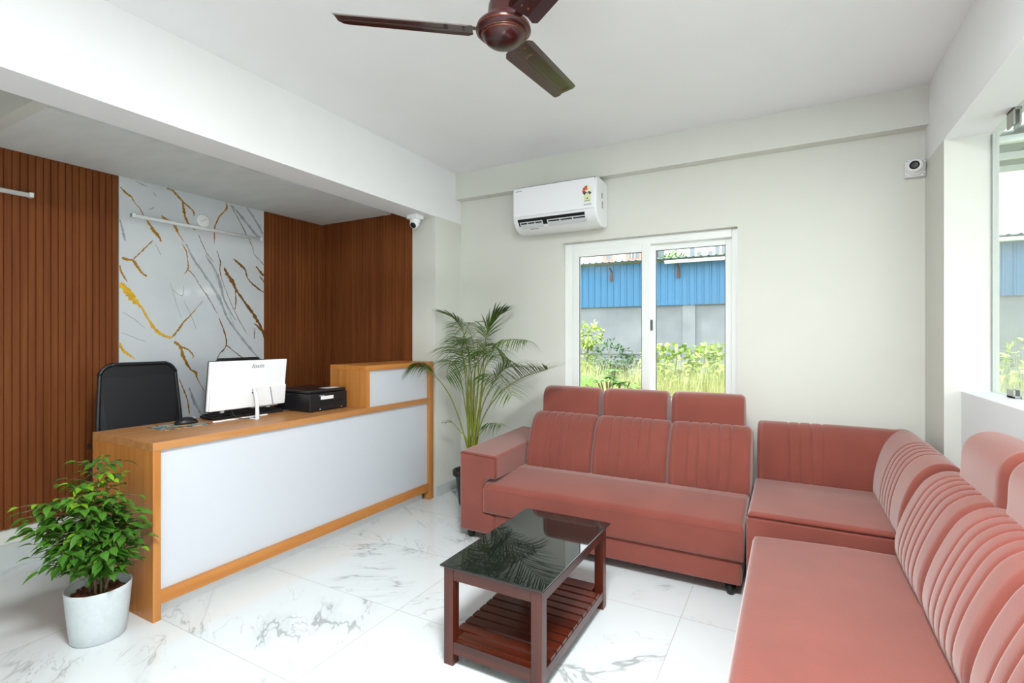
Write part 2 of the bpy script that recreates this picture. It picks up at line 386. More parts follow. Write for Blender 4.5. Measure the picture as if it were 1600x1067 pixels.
# ---------------------------------------------------------------- fluted cladding and marble sheet in the alcove
def fluted(name, label, p0, p1, nrm, z0, z1, pitch=.0345):
    """vertical ribs with narrow grooves, from p0 to p1 in plan"""
    p0, p1, nv = Vector(p0), Vector(p1), Vector(nrm); L_ = (p1-p0).length; d = (p1-p0)/L_
    n = int(round(L_/pitch)); pitch = L_/n; prof = []
    for i in range(n):
        a = i*pitch
        prof += [(a, .014), (a+.0012, .018), (a+pitch-.0055, .018), (a+pitch-.0043, .014), (a+pitch-.004, .010), (a+pitch-.0003, .010)]
    prof.append((L_, .012))
    bm = new()
    lo = [bm.verts.new((*(p0+d*s+nv*h), z0)) for s, h in prof]; hi = [bm.verts.new((*(p0+d*s+nv*h), z1)) for s, h in prof]
    b0, b1 = bm.verts.new((*(p0), z0)), bm.verts.new((*(p1), z0)); t0, t1 = bm.verts.new((*(p0), z1)), bm.verts.new((*(p1), z1))
    for i in range(len(lo)-1): bm.faces.new((lo[i], lo[i+1], hi[i+1], hi[i]))
    bm.faces.new((b0, lo[0], hi[0], t0)); bm.faces.new((lo[-1], b1, t1, hi[-1])); bm.faces.new([t0]+hi+[t1]); bm.faces.new(([b0]+lo+[b1])[::-1])
    bmesh.ops.recalc_face_normals(bm, faces=bm.faces)
    return tag(obj(name, bm, M_slat), label, 'wall panel')
fluted('fluted_wall_panel', 'wide brown fluted wood panel left of the white marble sheet, behind the leafy potted plant', (-3.889, -.4), (-3.889, 1.673), (1, 0), .223, 2.371)
fluted('fluted_wall_panel', 'narrow brown fluted wood panel right of the marble sheet, behind the printer', (-3.889, 2.727), (-3.889, 3.3445), (1, 0), .135, 2.371)
fluted('fluted_wall_panel', 'brown fluted wood panel on the side wall, meeting the cream column behind the raised counter', (-3.868, 3.344), (-2.792, 3.344), (0, -1), .135, 2.371)
fluted_gap = fluted('fluted_wall_panel', 'short brown fluted strip above the dropped ceiling edge beside the long beam', (-3.015, 3.3445), (-2.792, 3.3445), (0, -1), 2.373, 2.455)
VEINS = [('g', [(1.68,2.303,0.006),(1.713,2.273,0.012),(1.746,2.251,0.012),(1.766,2.218,0.006),(1.8,2.179,0.006),(1.828,2.131,0.009),(1.856,2.09,0.019),(1.885,2.048,0.022),(1.914,2.013,0.022),(1.933,1.98,0.006)]),
('g', [(1.965,2.365,0.01),(2.011,2.357,0.016),(2.049,2.321,0.017),(2.081,2.292,0.013),(2.121,2.268,0.012),(2.153,2.238,0.01),(2.153,2.208,0.004)]),
('g', [(2.073,2.294,0.014),(2.084,2.235,0.02),(2.097,2.179,0.017),(2.129,2.127,0.013),(2.165,2.109,0.014)]),
('g', [(1.933,2.169,0.005),(1.951,2.149,0.016),(1.996,2.134,0.013),(2.026,2.099,0.02),(2.049,2.054,0.01),(2.086,2.002,0.005)]),
('g', [(2.07,1.991,0.005),(2.1,1.938,0.01),(2.109,1.872,0.008),(2.113,1.814,0.013),(2.081,1.769,0.003)]),
('b', [(2.113,1.806,0.008),(2.153,1.769,0.006),(2.203,1.688,0.005),(2.262,1.607,0.007),(2.332,1.489,0.005)]),
('g', [(2.395,2.366,0.005),(2.404,2.324,0.015),(2.35,2.25,0.009),(2.309,2.153,0.014),(2.309,2.027,0.005)]),
('g', [(1.691,1.835,0.012),(1.733,1.826,0.018),(1.759,1.825,0.015),(1.78,1.789,0.021),(1.814,1.747,0.019),(1.842,1.727,0.013)]),
('g', [(1.759,1.833,0.008),(1.794,1.876,0.008),(1.835,1.929,0.008),(1.878,1.983,0.006)]),
('g', [(1.678,1.784,0.012),(1.693,1.733,0.012),(1.726,1.676,0.005)]),
('y', [(1.678,1.664,0.042),(1.706,1.636,0.048),(1.739,1.593,0.051),(1.773,1.55,0.034),(1.807,1.513,0.018),(1.835,1.46,0.016),(1.87,1.398,0.019),(1.906,1.351,0.028),(1.943,1.325,0.02),(1.996,1.304,0.017)]),
('g', [(1.996,1.304,0.013),(2.042,1.361,0.013),(2.081,1.42,0.012),(2.129,1.472,0.009),(2.22,1.587,0.003)]),
('g', [(2.015,1.279,0.019),(2.057,1.243,0.023),(2.081,1.163,0.024),(2.129,1.077,0.013),(2.165,1.05,0.021),(2.181,0.998,0.007),(2.237,0.89,0.005)]),
('g', [(2.057,1.243,0.01),(2.113,1.22,0.013),(2.148,1.177,0.01),(2.145,1.152,0.003)]),
('y', [(1.674,1.273,0.021),(1.7,1.22,0.018),(1.733,1.192,0.015),(1.77,1.157,0.006)]),
('b', [(2.383,1.856,0.011),(2.404,1.814,0.025),(2.451,1.747,0.033),(2.489,1.678,0.019),(2.556,1.591,0.022),(2.616,1.52,0.027),(2.666,1.446,0.026),(2.718,1.352,0.03),(2.729,1.279,0.011)]),
('b', [(2.47,1.712,0.007),(2.479,1.604,0.009),(2.47,1.531,0.007)]),
('b', [(2.456,1.937,0.007),(2.508,1.899,0.026),(2.556,1.859,0.019),(2.576,1.796,0.011),(2.626,1.745,0.015),(2.723,1.687,0.009)]),
('b', [(2.636,1.991,0.006),(2.697,1.942,0.007),(2.725,1.917,0.005)]),
('b', [(2.652,1.899,0.012),(2.697,1.847,0.026),(2.725,1.831,0.019)]),
('b', [(2.681,1.826,0.007),(2.727,1.774,0.012)]),
('b', [(2.341,1.463,0.006),(2.386,1.349,0.011),(2.399,1.25,0.014),(2.341,1.172,0.007),(2.318,1.12,0.006)]),
('b', [(2.399,1.25,0.008),(2.479,1.186,0.007),(2.546,1.138,0.007)]),
('b', [(2.636,1.427,0.012),(2.697,1.371,0.019),(2.725,1.314,0.015)]),
('b', [(2.64,1.389,0.006),(2.636,1.295,0.01)]),
('g', [(2.053,1.007,0.007),(2.081,0.93,0.01),(2.109,0.844,0.01),(2.121,0.742,0.013)]),
('b', [(2.186,2.079,0.005),(2.245,1.951,0.005),(2.306,1.89,0.003)]),
('b', [(2.432,2.357,0.005),(2.508,2.247,0.006),(2.556,2.164,0.006),(2.616,2.063,0.006),(2.636,1.991,0.006)]),
('b', [(2.323,1.98,0.005),(2.354,1.897,0.009),(2.35,1.825,0.007),(2.386,1.705,0.004),(2.47,1.513,0.006),(2.576,1.332,0.004)]),
('k', [(2.097,1.996,0.01),(2.153,1.887,0.02),(2.211,1.809,0.017),(2.315,1.663,0.028),(2.368,1.561,0.021),(2.423,1.439,0.018),(2.537,1.295,0.022),(2.677,1.134,0.016)]),
('k', [(2.237,1.933,0.005),(2.315,1.821,0.017),(2.359,1.703,0.025),(2.386,1.598,0.014),(2.479,1.441,0.011)]),
('k', [(2.441,2.359,0.014),(2.537,2.271,0.022),(2.616,2.194,0.027),(2.708,2.116,0.019)]),
('k', [(2.566,2.37,0.01),(2.636,2.292,0.023),(2.718,2.175,0.019)]),
('k', [(1.68,2.092,0.004),(1.7,2.006,0.015),(1.713,1.948,0.006)]),
('k', [(2.121,0.943,0.01),(2.161,0.821,0.02),(2.211,0.727,0.017)]),
('n', [(1.988,1.702,0.003),(2.026,1.574,0.003),(2.065,1.444,0.002)]),
('n', [(2.003,1.654,0.003),(2.068,1.613,0.005),(2.081,1.678,0.004)]),
('n', [(1.693,1.477,0.003),(1.759,1.434,0.005),(1.828,1.374,0.003)]),
('n', [(1.687,1.341,0.003),(1.773,1.303,0.004),(1.835,1.28,0.003)]),
('n', [(2.081,1.578,0.003),(2.129,1.48,0.004),(2.17,1.372,0.004)]),
('n', [(1.773,2.366,0.003),(1.814,2.351,0.007),(1.842,2.342,0.003)]),
('n', [(1.878,2.315,0.003),(1.899,2.294,0.007)]),
('n', [(1.845,2.186,0.003),(1.878,2.205,0.007),(1.888,2.212,0.004)]),
('n', [(1.892,1.962,0.003),(1.928,1.888,0.005)]),
('n', [(2.254,1.952,0.003),(2.315,1.786,0.003),(2.386,1.598,0.004),(2.47,1.386,0.004)])]

VM = {'g': 1, 'y': 2, 'b': 3, 'k': 4, 'n': 5}
random.seed(4)
bm = BX(-3.889, -3.871, 1.676, 2.724, .136, 2.3715)
lay = 0
for kind, pts in VEINS:
    lay += 1
    h = -3.8708+(.0003 if kind in 'k' else .0006)+lay*.000004
    P = catmull([(0, y, z) for y, z, w in pts], 7); Wd = catmull([(w, 0, 0) for y, z, w in pts], 7)
    L_, R_ = [], []
    for i, p in enumerate(P):
        t = P[min(i+1, len(P)-1)]-P[max(i-1, 0)]; t.normalize(); s_ = Vector((0, -t.z, t.y))
        w = max(.0016, Wd[i].x*.85); 
        if kind != 'n': w *= .6+.8*random.random()
        ja = (random.random()-.5)*.004; 
        a = p+s_*w*.5+s_*ja; b = p-s_*w*(.35+.3*random.random())+s_*ja
        if i in (0, len(P)-1): a = p+s_*.0006; b = p-s_*.0006
        cl = lambda v: (h, min(2.7235, max(1.6765, v.y)), v.z)
        L_.append(bm.verts.new(cl(a))); R_.append(bm.verts.new(cl(b)))
    for i in range(len(P)-1):
        try: f = bm.faces.new((L_[i], R_[i], R_[i+1], L_[i+1])); f.material_index = VM[kind]
        except ValueError: pass
tag(obj('marble_panel', bm, [M_marb, M_gold, M_yell, M_brown, M_kvein, M_nvein]), 'glossy white marble sheet with gold and grey veins on the wall behind the reception desk', 'wall panel')

def batten(label, y0, y1, z, m=M_plwhite):
    t = thing('tube_light', label, 'light', (-3.86, (y0+y1)/2, z))
    obj('housing', BX(-3.871, -3.848, y0, y1, z-.012, z+.012), m, t, bevel=.003)
    bm = new(); tube(bm, [(-3.846, y0+.01, z), (-3.846, y1-.01, z)], .010, 10); obj('diffuser', bm, M_sill, t, smooth=True)
    for y in (y0, y1-.02): obj('end_cap', BX(-3.872, -3.834, y, y+.02, z-.014, z+.014), M_plwhite, t, bevel=.003)
batten('slim white tube light on the brown fluted panel at the left', .22, 1.238, 2.13)
batten('slim white tube light across the marble sheet', 1.74, 2.689, 2.125)
t = thing('ceiling_rose_box', 'round white cover plate on the marble sheet above the tube light', 'electrical box', (-3.868, 2.219, 2.186))
rx = Matrix.Rotation(R(90), 3, 'Y')
bm = new(); lathe(bm, (-3.870, 2.219, 2.186), [(.0, 0), (.048, 0), (.048, .005), (.045, .007), (0, .008)], 40, rot=rx); obj('cover_plate', bm, M_plwhite, t, smooth=True)
bm = new()
for dy, dz in ((-.018, -.006), (.014, .010), (0, .0)):
    lathe(bm, (-3.8615, 2.219+dy, 2.186+dz), [(0, 0), (.003, 0), (.003, .001), (0, .0012)], 10, rot=rx)
obj('screw_head', bm, M_gasket, t)

# ---------------------------------------------------------------- reception desk
DX, DY0, DY1, DZ = -2.545, 1.235, 3.31, .822
desk = thing('reception_desk', 'long oak-finish reception desk with white front panels and a raised counter at the right end', 'desk', (-2.83, 2.27, 0))
obj('side_panel', BX(-3.12, DX, DY0, DY0+.034, 0, DZ-.038), M_oak_z, desk, bevel=.001)
obj('countertop', BX(-3.12, DX, DY0, 2.56, DZ-.0378, DZ), M_oakt_y, desk, bevel=.001)
obj('countertop', BX(-3.12, -2.90, 2.5602, DY1, DZ-.0378, DZ), M_oakt_y, desk)
obj('front_panel', BX(DX-.045, DX-.022, DY0+.034, DY1-.05, .10, DZ-.038), M_whitegloss, desk)
obj('bottom_rail', BX(DX-.044, DX-.002, DY0+.0342, DY1-.055, .072, .132), M_oak_y, desk, bevel=.001)
obj('top_rail', BX(DX-.21, DX, 2.5604, DY1-.0552, DZ-.0378, DZ), M_oakt_y, desk)
obj('corner_post', BX(DX-.05, DX, DY1-.055, DY1, 0, 1.113), M_oak_z, desk, bevel=.001)
obj('corner_post', BX(-3.12, -3.07, DY1-.05, DY1, 0, DZ-.039), M_oak_z, desk)
obj('kick_board', BX(DX-.085, DX-.07, DY0+.034, DY1-.06, 0, .10), M_sill, desk)
# raised end
obj('upper_side', BX(-2.895, DX, 2.5605, 2.596, DZ+.0002, 1.078), M_oak_z, desk, bevel=.001)
obj('upper_top', BX(-2.895, DX, 2.5605, DY1-.0002 if 0 else 3.2548, 1.078, 1.113), M_oak_y, desk, bevel=.001)
obj('upper_top_end', BX(-2.895, DX-.051, 3.255, DY1, 1.078, 1.113), M_oak_y, desk)
obj('upper_front_panel', BX(DX-.045, DX-.022, 2.596, DY1-.055, DZ-.01, 1.078), M_whitegloss, desk)
obj('upper_back', BX(-2.895, -2.877, 2.597, DY1, DZ, 1.078), M_oak_z, desk)

# ---------------------------------------------------------------- computer on the desk
pc = thing('desktop_computer', 'white all-in-one computer seen from behind on the reception desk, with logo and slim stand', 'computer', (-2.84, 1.92, DZ))
tilt = Matrix.Rotation(R(7), 3, 'Y')
PO = Vector((-2.865, 1.917, 1.03))
def pcb(name, x0, x1, y0, y1, z0, z1, m, bev=.003, par=pc):
    bm = BX(x0, x1, y0, y1, z0, z1)
    for v in bm.verts: v.co = tilt @ v.co + PO
    return obj(name, bm, m, par, bevel=bev)
hs = pcb('housing', -.010, .006, -.247, .247, -.145, .140, M_plwhite)
pcb('screen', -.014, -.0102, -.249, .249, -.147, .142, M_black, .001)
lc = pcb('lower_cover', .0062, .020, -.240, .246, -.145, -.020, M_plwhite, .005)
for y, a in ((-.115, -18), (.145, 14)):
    bm = new(); obox(bm, (.0205, y, -.085), .0012, .0035, .058, Matrix.Rotation(R(a), 3, 'X'))
    for v in bm.verts: v.co = tilt @ v.co + PO
    obj('rib', bm, M_plgrey if y > 0 else M_plwhite, lc)
pcb('rear_port', .0202, .0215, .010, .018, -.060, -.052, M_black, .0005)
pcb('rear_port', .0202, .0215, .010, .018, -.045, -.040, M_black, .0005)
pcb('connector_bay', -.006, .016, -.14, -.01, -.152, -.1455, M_black, .001)
pcb('speaker_bar', -.006, .012, .02, .20, -.153, -.1455, M_plgrey, .001)
pcb('hinge_tab', 0, .014, -.17, -.150, -.160, -.1455, M_plgrey, .001)
pcb('hinge_tab', 0, .014, .125, .145, -.160, -.1455, M_plgrey, .001)
bm = new()
tube(bm, [(-2.842, 1.935, 1.00), (-2.80, 1.925, .93), (-2.760, 1.90, DZ+.006)], [.010, .010, .012], 10)
for v in bm.verts: v.co.y = 1.92+(v.co.y-1.92)*1.0
obj('stand_leg', bm, M_plwhite, pc, smooth=True)
bm = new(); box(bm, -2.875, -2.862, 1.70, 2.04, DZ, DZ+.008); box(bm, -2.862, -2.75, 1.885, 1.905, DZ, DZ+.007)
obj('stand_foot', bm, M_plwhite, pc, bevel=.002)
mw = Matrix.Translation(PO) @ tilt.to_4x4() @ Matrix.Translation((.0066, .045, .105)) @ Matrix(((0, 0, 1, 0), (1, 0, 0, 0), (0, 1, 0, 0), (0, 0, 0, 1)))
obj('logo', text_mesh('foxin', .040, mw, .0005, shear=.35), M_logo, pc)
# cable loops hanging under the screen
bm = new(); tube(bm, catmull([(-2.86, 1.80, .885), (-2.85, 1.82, .845), (-2.83, 1.85, .829), (-2.81, 1.90, .8275), (-2.83, 1.96, .8275), (-2.88, 1.99, .829), (-2.885, 1.97, .88)], 6), .003, 6)
obj('cable', bm, M_black, pc, smooth=True)
# keyboard
kb = thing('keyboard', 'black keyboard lying on the desk under the white computer', 'keyboard', (-3.02, 1.97, DZ))
kr = Matrix.Rotation(R(-5), 3, 'Z'); ko = Vector((-3.0, 1.97, DZ))
def kbb(name, bx_, m, bev, par):
    bm = new()
    for b in bx_: box(bm, *b)
    for v in bm.verts: v.co = kr @ v.co + ko
    return obj(name, bm, m, par, bevel=bev)
bd = kbb('body', [(-.075, .075, -.225, .225, .002, .018)], M_black, .006, kb)
for r_ in range(6):
    x = .058-r_*.0225; n = 17
    kbb('key_row', [(x-.009, x+.009, -.215+i*.0253, -.215+i*.0253+.021, .018, .0245) for i in range(n)], M_mesh, .002, kb)
bm = new(); tube(bm, catmull([(-2.93, 2.19, DZ+.008), (-2.88, 2.25, DZ+.004), (-2.80, 2.28, DZ+.004), (-2.72, 2.30, DZ+.004), (-2.735, 2.36, DZ+.004)], 6), .003, 6)
tag(obj('power_cable', bm, M_black, smooth=True), 'thin black cable lying on the desk between keyboard and printer', 'cable')
# mouse mat and mouse
mm = mat('mouse_mat_print', srgb(70, 120, 130), .7, var=.2, vscale=22)
nt_ = mm.node_tree; b_ = nt_.nodes['Principled BSDF']; vr = nt_.nodes.new('ShaderNodeTexNoise'); vr.inputs['Scale'].default_value = 16; vr.inputs['Distortion'].default_value = 1.5
rp = nt_.nodes.new('ShaderNodeValToRGB'); rp.color_ramp.interpolation = 'CONSTANT'
els = rp.color_ramp.elements; els[0].position = 0; els[0].color = srgb(30, 80, 100); els[1].position = .46; els[1].color = srgb(60, 125, 130)
for p_, c_ in ((.52, srgb(190, 186, 172)), (.56, srgb(170, 84, 66)), (.60, srgb(200, 170, 70)), (.66, srgb(50, 50, 70))):
    e_ = els.new(p_); e_.color = c_
tcn = nt_.nodes.new('ShaderNodeTexCoord'); nt_.links.new(tcn.outputs['Object'], vr.inputs[0]); nt_.links.new(vr.outputs[0], rp.inputs[0]); nt_.links.new(rp.outputs[0], b_.inputs['Base Color'])
bm = new(); box(bm, -.095, .095, -.12, .12, 0, .003)
for v in bm.verts: v.co = Matrix.Rotation(R(-2), 3, 'Z') @ v.co + Vector((-2.935, 1.555, DZ+.0002))
tag(obj('mouse_mat', bm, mm, bevel=.001), 'small colourful printed mouse mat on the left end of the desk', 'mouse mat')
ms = thing('computer_mouse', 'black computer mouse resting on the colourful mat', 'mouse', (-2.95, 1.60, DZ+.003))
def mouse_bm(c, l, w, h, ang):
    bm = new(); bmesh.ops.create_uvsphere(bm, u_segments=24, v_segments=14, radius=1)
    rz = Matrix.Rotation(ang, 3, 'Z')
    for v in bm.verts:
        x, y, z = v.co; z = max(z, -.25); y2 = y
        v.co = rz @ Vector((x*l*(1), y*w*(1-.12*x), (z+.25)*h/1.25*(1-.25*x*x))) + Vector(c)
    return bm
obj('shell', mouse_bm((-2.95, 1.60, DZ+.0036), .058, .034, .038, R(75)), M_black, ms, smooth=True)
bm = new(); lathe(bm, (-2.938, 1.634, DZ+.035), [(0, -.003), (.006, -.003), (.006, .003), (0, .003)], 12, rot=Matrix.Rotation(R(90), 3, 'X')); obj('scroll_wheel', bm, M_plgrey, ms)

# printer
pr = thing('printer', 'black flatbed printer, rear side out, against the raised counter end', 'printer', (-2.86, 2.37, DZ))
px0, px1, py0, py1 = -3.06, -2.70, 2.225, 2.535
obj('body', BX(px0, px1, py0, py1, DZ+.004, DZ+.118), M_black, pr, bevel=.006)
lid = obj('scanner_lid', BX(px0, px1-.008, py0+.002, py1-.002, DZ+.1185, DZ+.142), M_black, pr, bevel=.008)
obj('rear_recess', BX(px1-.001, px1+.003, py0+.075, py1-.045, DZ+.055, DZ+.064), M_dark, pr)
obj('rear_cover', BX(px1-.001, px1+.004, py0+.075, py1-.045, DZ+.014, DZ+.05), M_mesh, pr, bevel=.002)
for i in range(5): obj('cover_clip', BX(px1+.003, px1+.006, py0+.085+i*.036, py0+.097+i*.036, DZ+.036, DZ+.048), M_dark, pr)
obj('label_sticker', BX(px1+.0002, px1+.0012, py0+.085, py0+.19, DZ+.076, DZ+.098), M_plwhite, pr)
obj('label_sticker', BX(px1+.0002, px1+.0012, py0+.075, py0+.115, DZ+.0985, DZ+.105), M_plgrey, pr)
for y in (py0+.075, py1-.055): obj('screw', BX(px1, px1+.005, y, y+.006, DZ+.012, DZ+.018), M_plwhite, pr, bevel=.001)
bm = BX(px1-.1, px1-.03, py0+.16, py0+.28, DZ+.1422, DZ+.143); obj('instruction_sheet', bm, M_plwhite, pr)
for y in (py0+.02, py1-.04): 
    for x in (px0+.03, px1-.03): obj('rubber_foot', BX(x-.01, x+.01, y, y+.02, DZ, DZ+.004), M_dark, pr)

# ---------------------------------------------------------------- office chairs
def chair(cx, cy, label, zt=1.147, arch=0):
    t = thing('office_chair', label, 'chair', (cx, cy, 0))
    bx, w0, w1 = cx-.24, .205, .222
    # backrest frame: rounded rectangle tube, mesh sheet inside
    pts = []
    rc = .075
    for (yy, zz, a0) in ((w0-rc, zt-rc, 0), (-(w0-rc), zt-rc, 90)):
        for k in range(7):
            a = R(a0+k*15); pts.append((bx-.012*math.cos((yy/w0)*1.2)-.02*((zz-.6)), cy+yy+rc*math.cos(a), zz+rc*math.sin(a)+arch*(k/6 if a0 == 0 else 1-k/6)))
    loop = [(bx+.015, cy+w1, .70)]+[(p[0], p[1], p[2]) for p in pts]+[(bx+.015, cy-w1, .70)]
    loop += [(bx+.03, cy-w1+.06, .62), (bx+.035, cy, .60), (bx+.03, cy+w1-.06, .62)]
    lp = catmull(loop, 4, True); bm = new(); tube(bm, lp+[lp[0]], .011, 8, caps=False); obj('back_frame', bm, M_black, t, smooth=True)
    bm = new(); bm.faces.new([bm.verts.new(p) for p in lp]); 
    r_ = bmesh.ops.inset_region(bm, faces=bm.faces[:], thickness=.05, depth=0)
    ext = bmesh.ops.extrude_face_region(bm, geom=bm.faces[:]); bmesh.ops.translate(bm, vec=(-.006, 0, 0), verts=[e for e in ext['geom'] if isinstance(e, bmesh.types.BMVert)])
    bmesh.ops.recalc_face_normals(bm, faces=bm.faces)
    obj('backrest_mesh', bm, M_mesh, t)
    bm = new(); tube(bm, [(bx-.005, cy-w1+.006, .80), (bx-.05, cy, .795), (bx-.005, cy+w1-.006, .80)], .014, 8); obj('lumbar_bar', bm, M_black, t, smooth=True)
    bm = new(); tube(bm, [(bx, cy, .66), (bx-.03, cy, .55), (bx+.02, cy, .43), (cx, cy, .42)], [.03, .03, .03, .03], 8); obj('back_support', bm, M_black, t, smooth=True)
    bm = BX(cx-.24, cx+.24, cy-.24, cy+.24, .43, .50); obj('seat', bm, M_mesh, t, bevel=.03, seg=4)
    for s_ in (-1, 1):
        bm = new(); tube(bm, catmull([(cx-.10, cy+s_*.23, .43), (cx-.12, cy+s_*.29, .50), (cx-.10, cy+s_*.29, .66), (cx-.02, cy+s_*.29, .70)], 5), .013, 8); a_ = obj('armrest', bm, M_black, t, smooth=True)
        obj('arm_pad', BX(cx-.13, cx+.12, cy+s_*.29-.026, cy+s_*.29+.026, .70, .73), M_black, a_, bevel=.010, seg=3)
    bm = new(); tube(bm, [(cx, cy, .10), (cx, cy, .43)], .025, 12); obj('gas_column', bm, M_black, t, smooth=True)
    for k in range(5):
        a = R(20+72*k); e = Vector((cx+.27*math.cos(a), cy+.27*math.sin(a), .075))
        bm = new(); tube(bm, [(cx, cy, .11), tuple(e)], [.025, .014], 8); l_ = obj('base_leg', bm, M_black, t, smooth=True)
        bm = new(); lathe(bm, (e.x, e.y, .03), [(0, -.018), (.026, -.018), (.03, 0), (.026, .018), (0, .018)], 16, rot=Matrix.Rotation(R(90), 3, 'X')); obj('caster', bm, M_black, l_, smooth=True)
    return t
chair(-3.21, 1.61, 'black mesh-back office chair behind the left end of the desk')
chair(-3.21, 2.245, 'black office chair mostly hidden behind the white computer', 1.131, .022)

# ---------------------------------------------------------------- coffee table
tb = thing('coffee_table', 'dark mahogany coffee table with black glass top and slatted lower shelf', 'table', (-.995, 2.01, 0))
tx0, tx1, ty0, ty1 = -1.213, -.78, 1.645, 2.375
for x in (tx0, tx1-.044):
    for y in (ty0, ty1-.044): obj('leg', BX(x, x+.044, y, y+.044, 0, .390), M_tab_z, tb, bevel=.002)
for y in (ty0+.002, ty1-.026): obj('apron', BX(tx0+.0442, tx1-.0442, y, y+.024, .340, .3895), M_tab_x, tb, bevel=.0015)
for x in (tx0+.002, tx1-.026): obj('apron', BX(x, x+.024, ty0+.0442, ty1-.0442, .340, .3895), M_tab_y, tb, bevel=.0015)
for x in (tx0+.002, tx1-.026): obj('shelf_rail', BX(x, x+.024, ty0+.0442, ty1-.0442, .048, .088), M_tab_y, tb, bevel=.0015)
for y in (ty0+.002, ty1-.026): obj('shelf_rail', BX(tx0+.0442, tx1-.0442, y, y+.024, .048, .098), M_tab_x, tb, bevel=.0015)
ns = 12; g0 = ty0+.027; st = (ty1-.027-g0)/ns
for i in range(ns):
    e = .0455 if i in (0, ns-1) else .004
    obj('slat', BX(tx0+e, tx1-e, g0+i*st+(.001 if i == 0 else .006), g0+(i+1)*st-(.001 if i == ns-1 else .006), .0882, .1000), M_tab_x, tb, bevel=.0015)
obj('glass_top', BX(-1.226, -.766, 1.633, 2.402, .3905, .3990), M_tglass, tb, bevel=.0035, seg=3)

# ---------------------------------------------------------------- sofas
def resample(loop, n):
    L_ = [0]
    for a, b in zip(loop, loop[1:]+loop[:1]): L_.append(L_[-1]+(b-a).length)
    T = L_[-1]; o = []; j = 0
    for i in range(n):
        d = T*i/n
        while L_[j+1] < d: j += 1
        f = (d-L_[j])/max(1e-9, L_[j+1]-L_[j]); o.append(loop[j].lerp(loop[(j+1) % len(loop)], f))
    return o
def cushion(prof, w0, w1, place, grooves=(), gd=.009, gw=.0055, er=.03, n=56, curve=None, bulge=.004):
    """prof: closed (d, z) outline; swept from w0 to w1 with rounded ends and stitched channels.
    place(d, w, z) -> world point"""
    loop = resample(catmull([(a, b, 0) for a, b in prof], 8, True), n)
    ar = sum(a.x*b.y-b.x*a.y for a, b in zip(loop, loop[1:]+loop[:1]))
    if ar < 0: loop.reverse()
    nrm = []
    for i in range(n):
        t = loop[(i+1) % n]-loop[i-1]; t.normalize(); nrm.append(Vector((t.y, -t.x, 0)))
    W_ = w1-w0; st = set()
    for k in range(9): st.add(er*(1-math.cos(k/8*math.pi/2))); st.add(W_-er*(1-math.cos(k/8*math.pi/2)))
    k = er
    while k < W_-er: st.add(k); k += .02
    for g in grooves:
        for q in (-2.2, -1.4, -.8, -.4, 0, .4, .8, 1.4, 2.2): st.add(g*W_+q*gw)
    st = sorted(s for s in st if 0 <= s <= W_); bm = new(); rings = []
    gs = [0]+[g*W_ for g in grooves]+[W_]
    for s_ in st:
        e = min(s_, W_-s_); dep = 0
        if e < er: dep += er-math.sqrt(max(0, er*er-(er-e)**2))
        for g in grooves: dep += gd*math.exp(-abs(s_-g*W_)/gw*1.3)
        dep -= bulge*math.sin(math.pi*s_/W_)
        rings.append([bm.verts.new(place(loop[i].x-nrm[i].x*dep, w0+s_, loop[i].y-nrm[i].y*dep)) for i in range(n)])
    for a, b in zip(rings, rings[1:]):
        for i in range(n): bm.faces.new((a[i], a[(i+1) % n], b[(i+1) % n], b[i]))
    for r_ in (rings[0], rings[-1]):
        c = Vector((0, 0, 0))
        for v in r_: c += v.co
        cv = bm.verts.new(c/n)
        for i in range(n): bm.faces.new((r_[i], r_[(i+1) % n], cv))
    bmesh.ops.recalc_face_normals(bm, faces=bm.faces)
    return bm
def foot(x, y, par):
    bm = new(); lathe(bm, (x, y, 0), [(0, 0), (.018, 0), (.024, .02), (.028, .055), (0, .055)], 20); obj('foot', bm, M_foot, par, smooth=True)
GR = (.24, .37, .50, .63, .76)
BACK = [(0, .385), (-.022, .46), (.002, .575), (.055, .70), (.10, .755), (.15, .778), (.21, .768), (.255, .72), (.27, .60), (.27, .42), (.24, .36), (.08, .355)]
HEAD = [(.185, .745), (.18, .82), (.188, .90), (.225, .945), (.28, .955), (.335, .935), (.355, .88), (.355, .80), (.35, .745), (.27, .735)]

s1 = thing('three_seat_sofa', 'dusty pink velvet three-seat sofa section below the window, with left arm and three headrests', 'sofa', (-1.05, 3.2, 0))
YF = 2.735
pl1 = lambda d, w, z: (w, 3.14+d, z)
# arm: upright slab with an overhanging block on top
bm = new()
armp = [(-1.892, .055), (-1.63, .055), (-1.63, .18), (-1.705, .19), (-1.71, .37), (-1.69, .405), (-1.615, .41), (-1.615, .556), (-1.892, .568)]
f0 = [bm.verts.new((x, YF, z)) for x, z in armp]
f1 = [bm.verts.new((x, 3.62, z+(.030 if z > .5 else 0))) for x, z in armp]
bm.faces.new(f0); bm.faces.new(f1[::-1])
for i in range(len(armp)): bm.faces.new((f0[i], f1[i], f1[(i+1) % len(armp)], f0[(i+1) % len(armp)]))
bmesh.ops.recalc_face_normals(bm, faces=bm.faces)
obj('arm', bm, M_velvet, s1, bevel=.020, seg=5, ang=30)
bm = new(); tube(bm, [(-1.892+.012, YF-.0005, .558), (-1.62, YF-.0005, .546), (-1.617, YF-.0005, .42)], .0022, 6); obj('piping', bm, M_seam, s1)
obj('base', BX(-1.628, -.208, YF+.012, 3.60, .066, .195), M_velvet, s1, bevel=.012, seg=3)
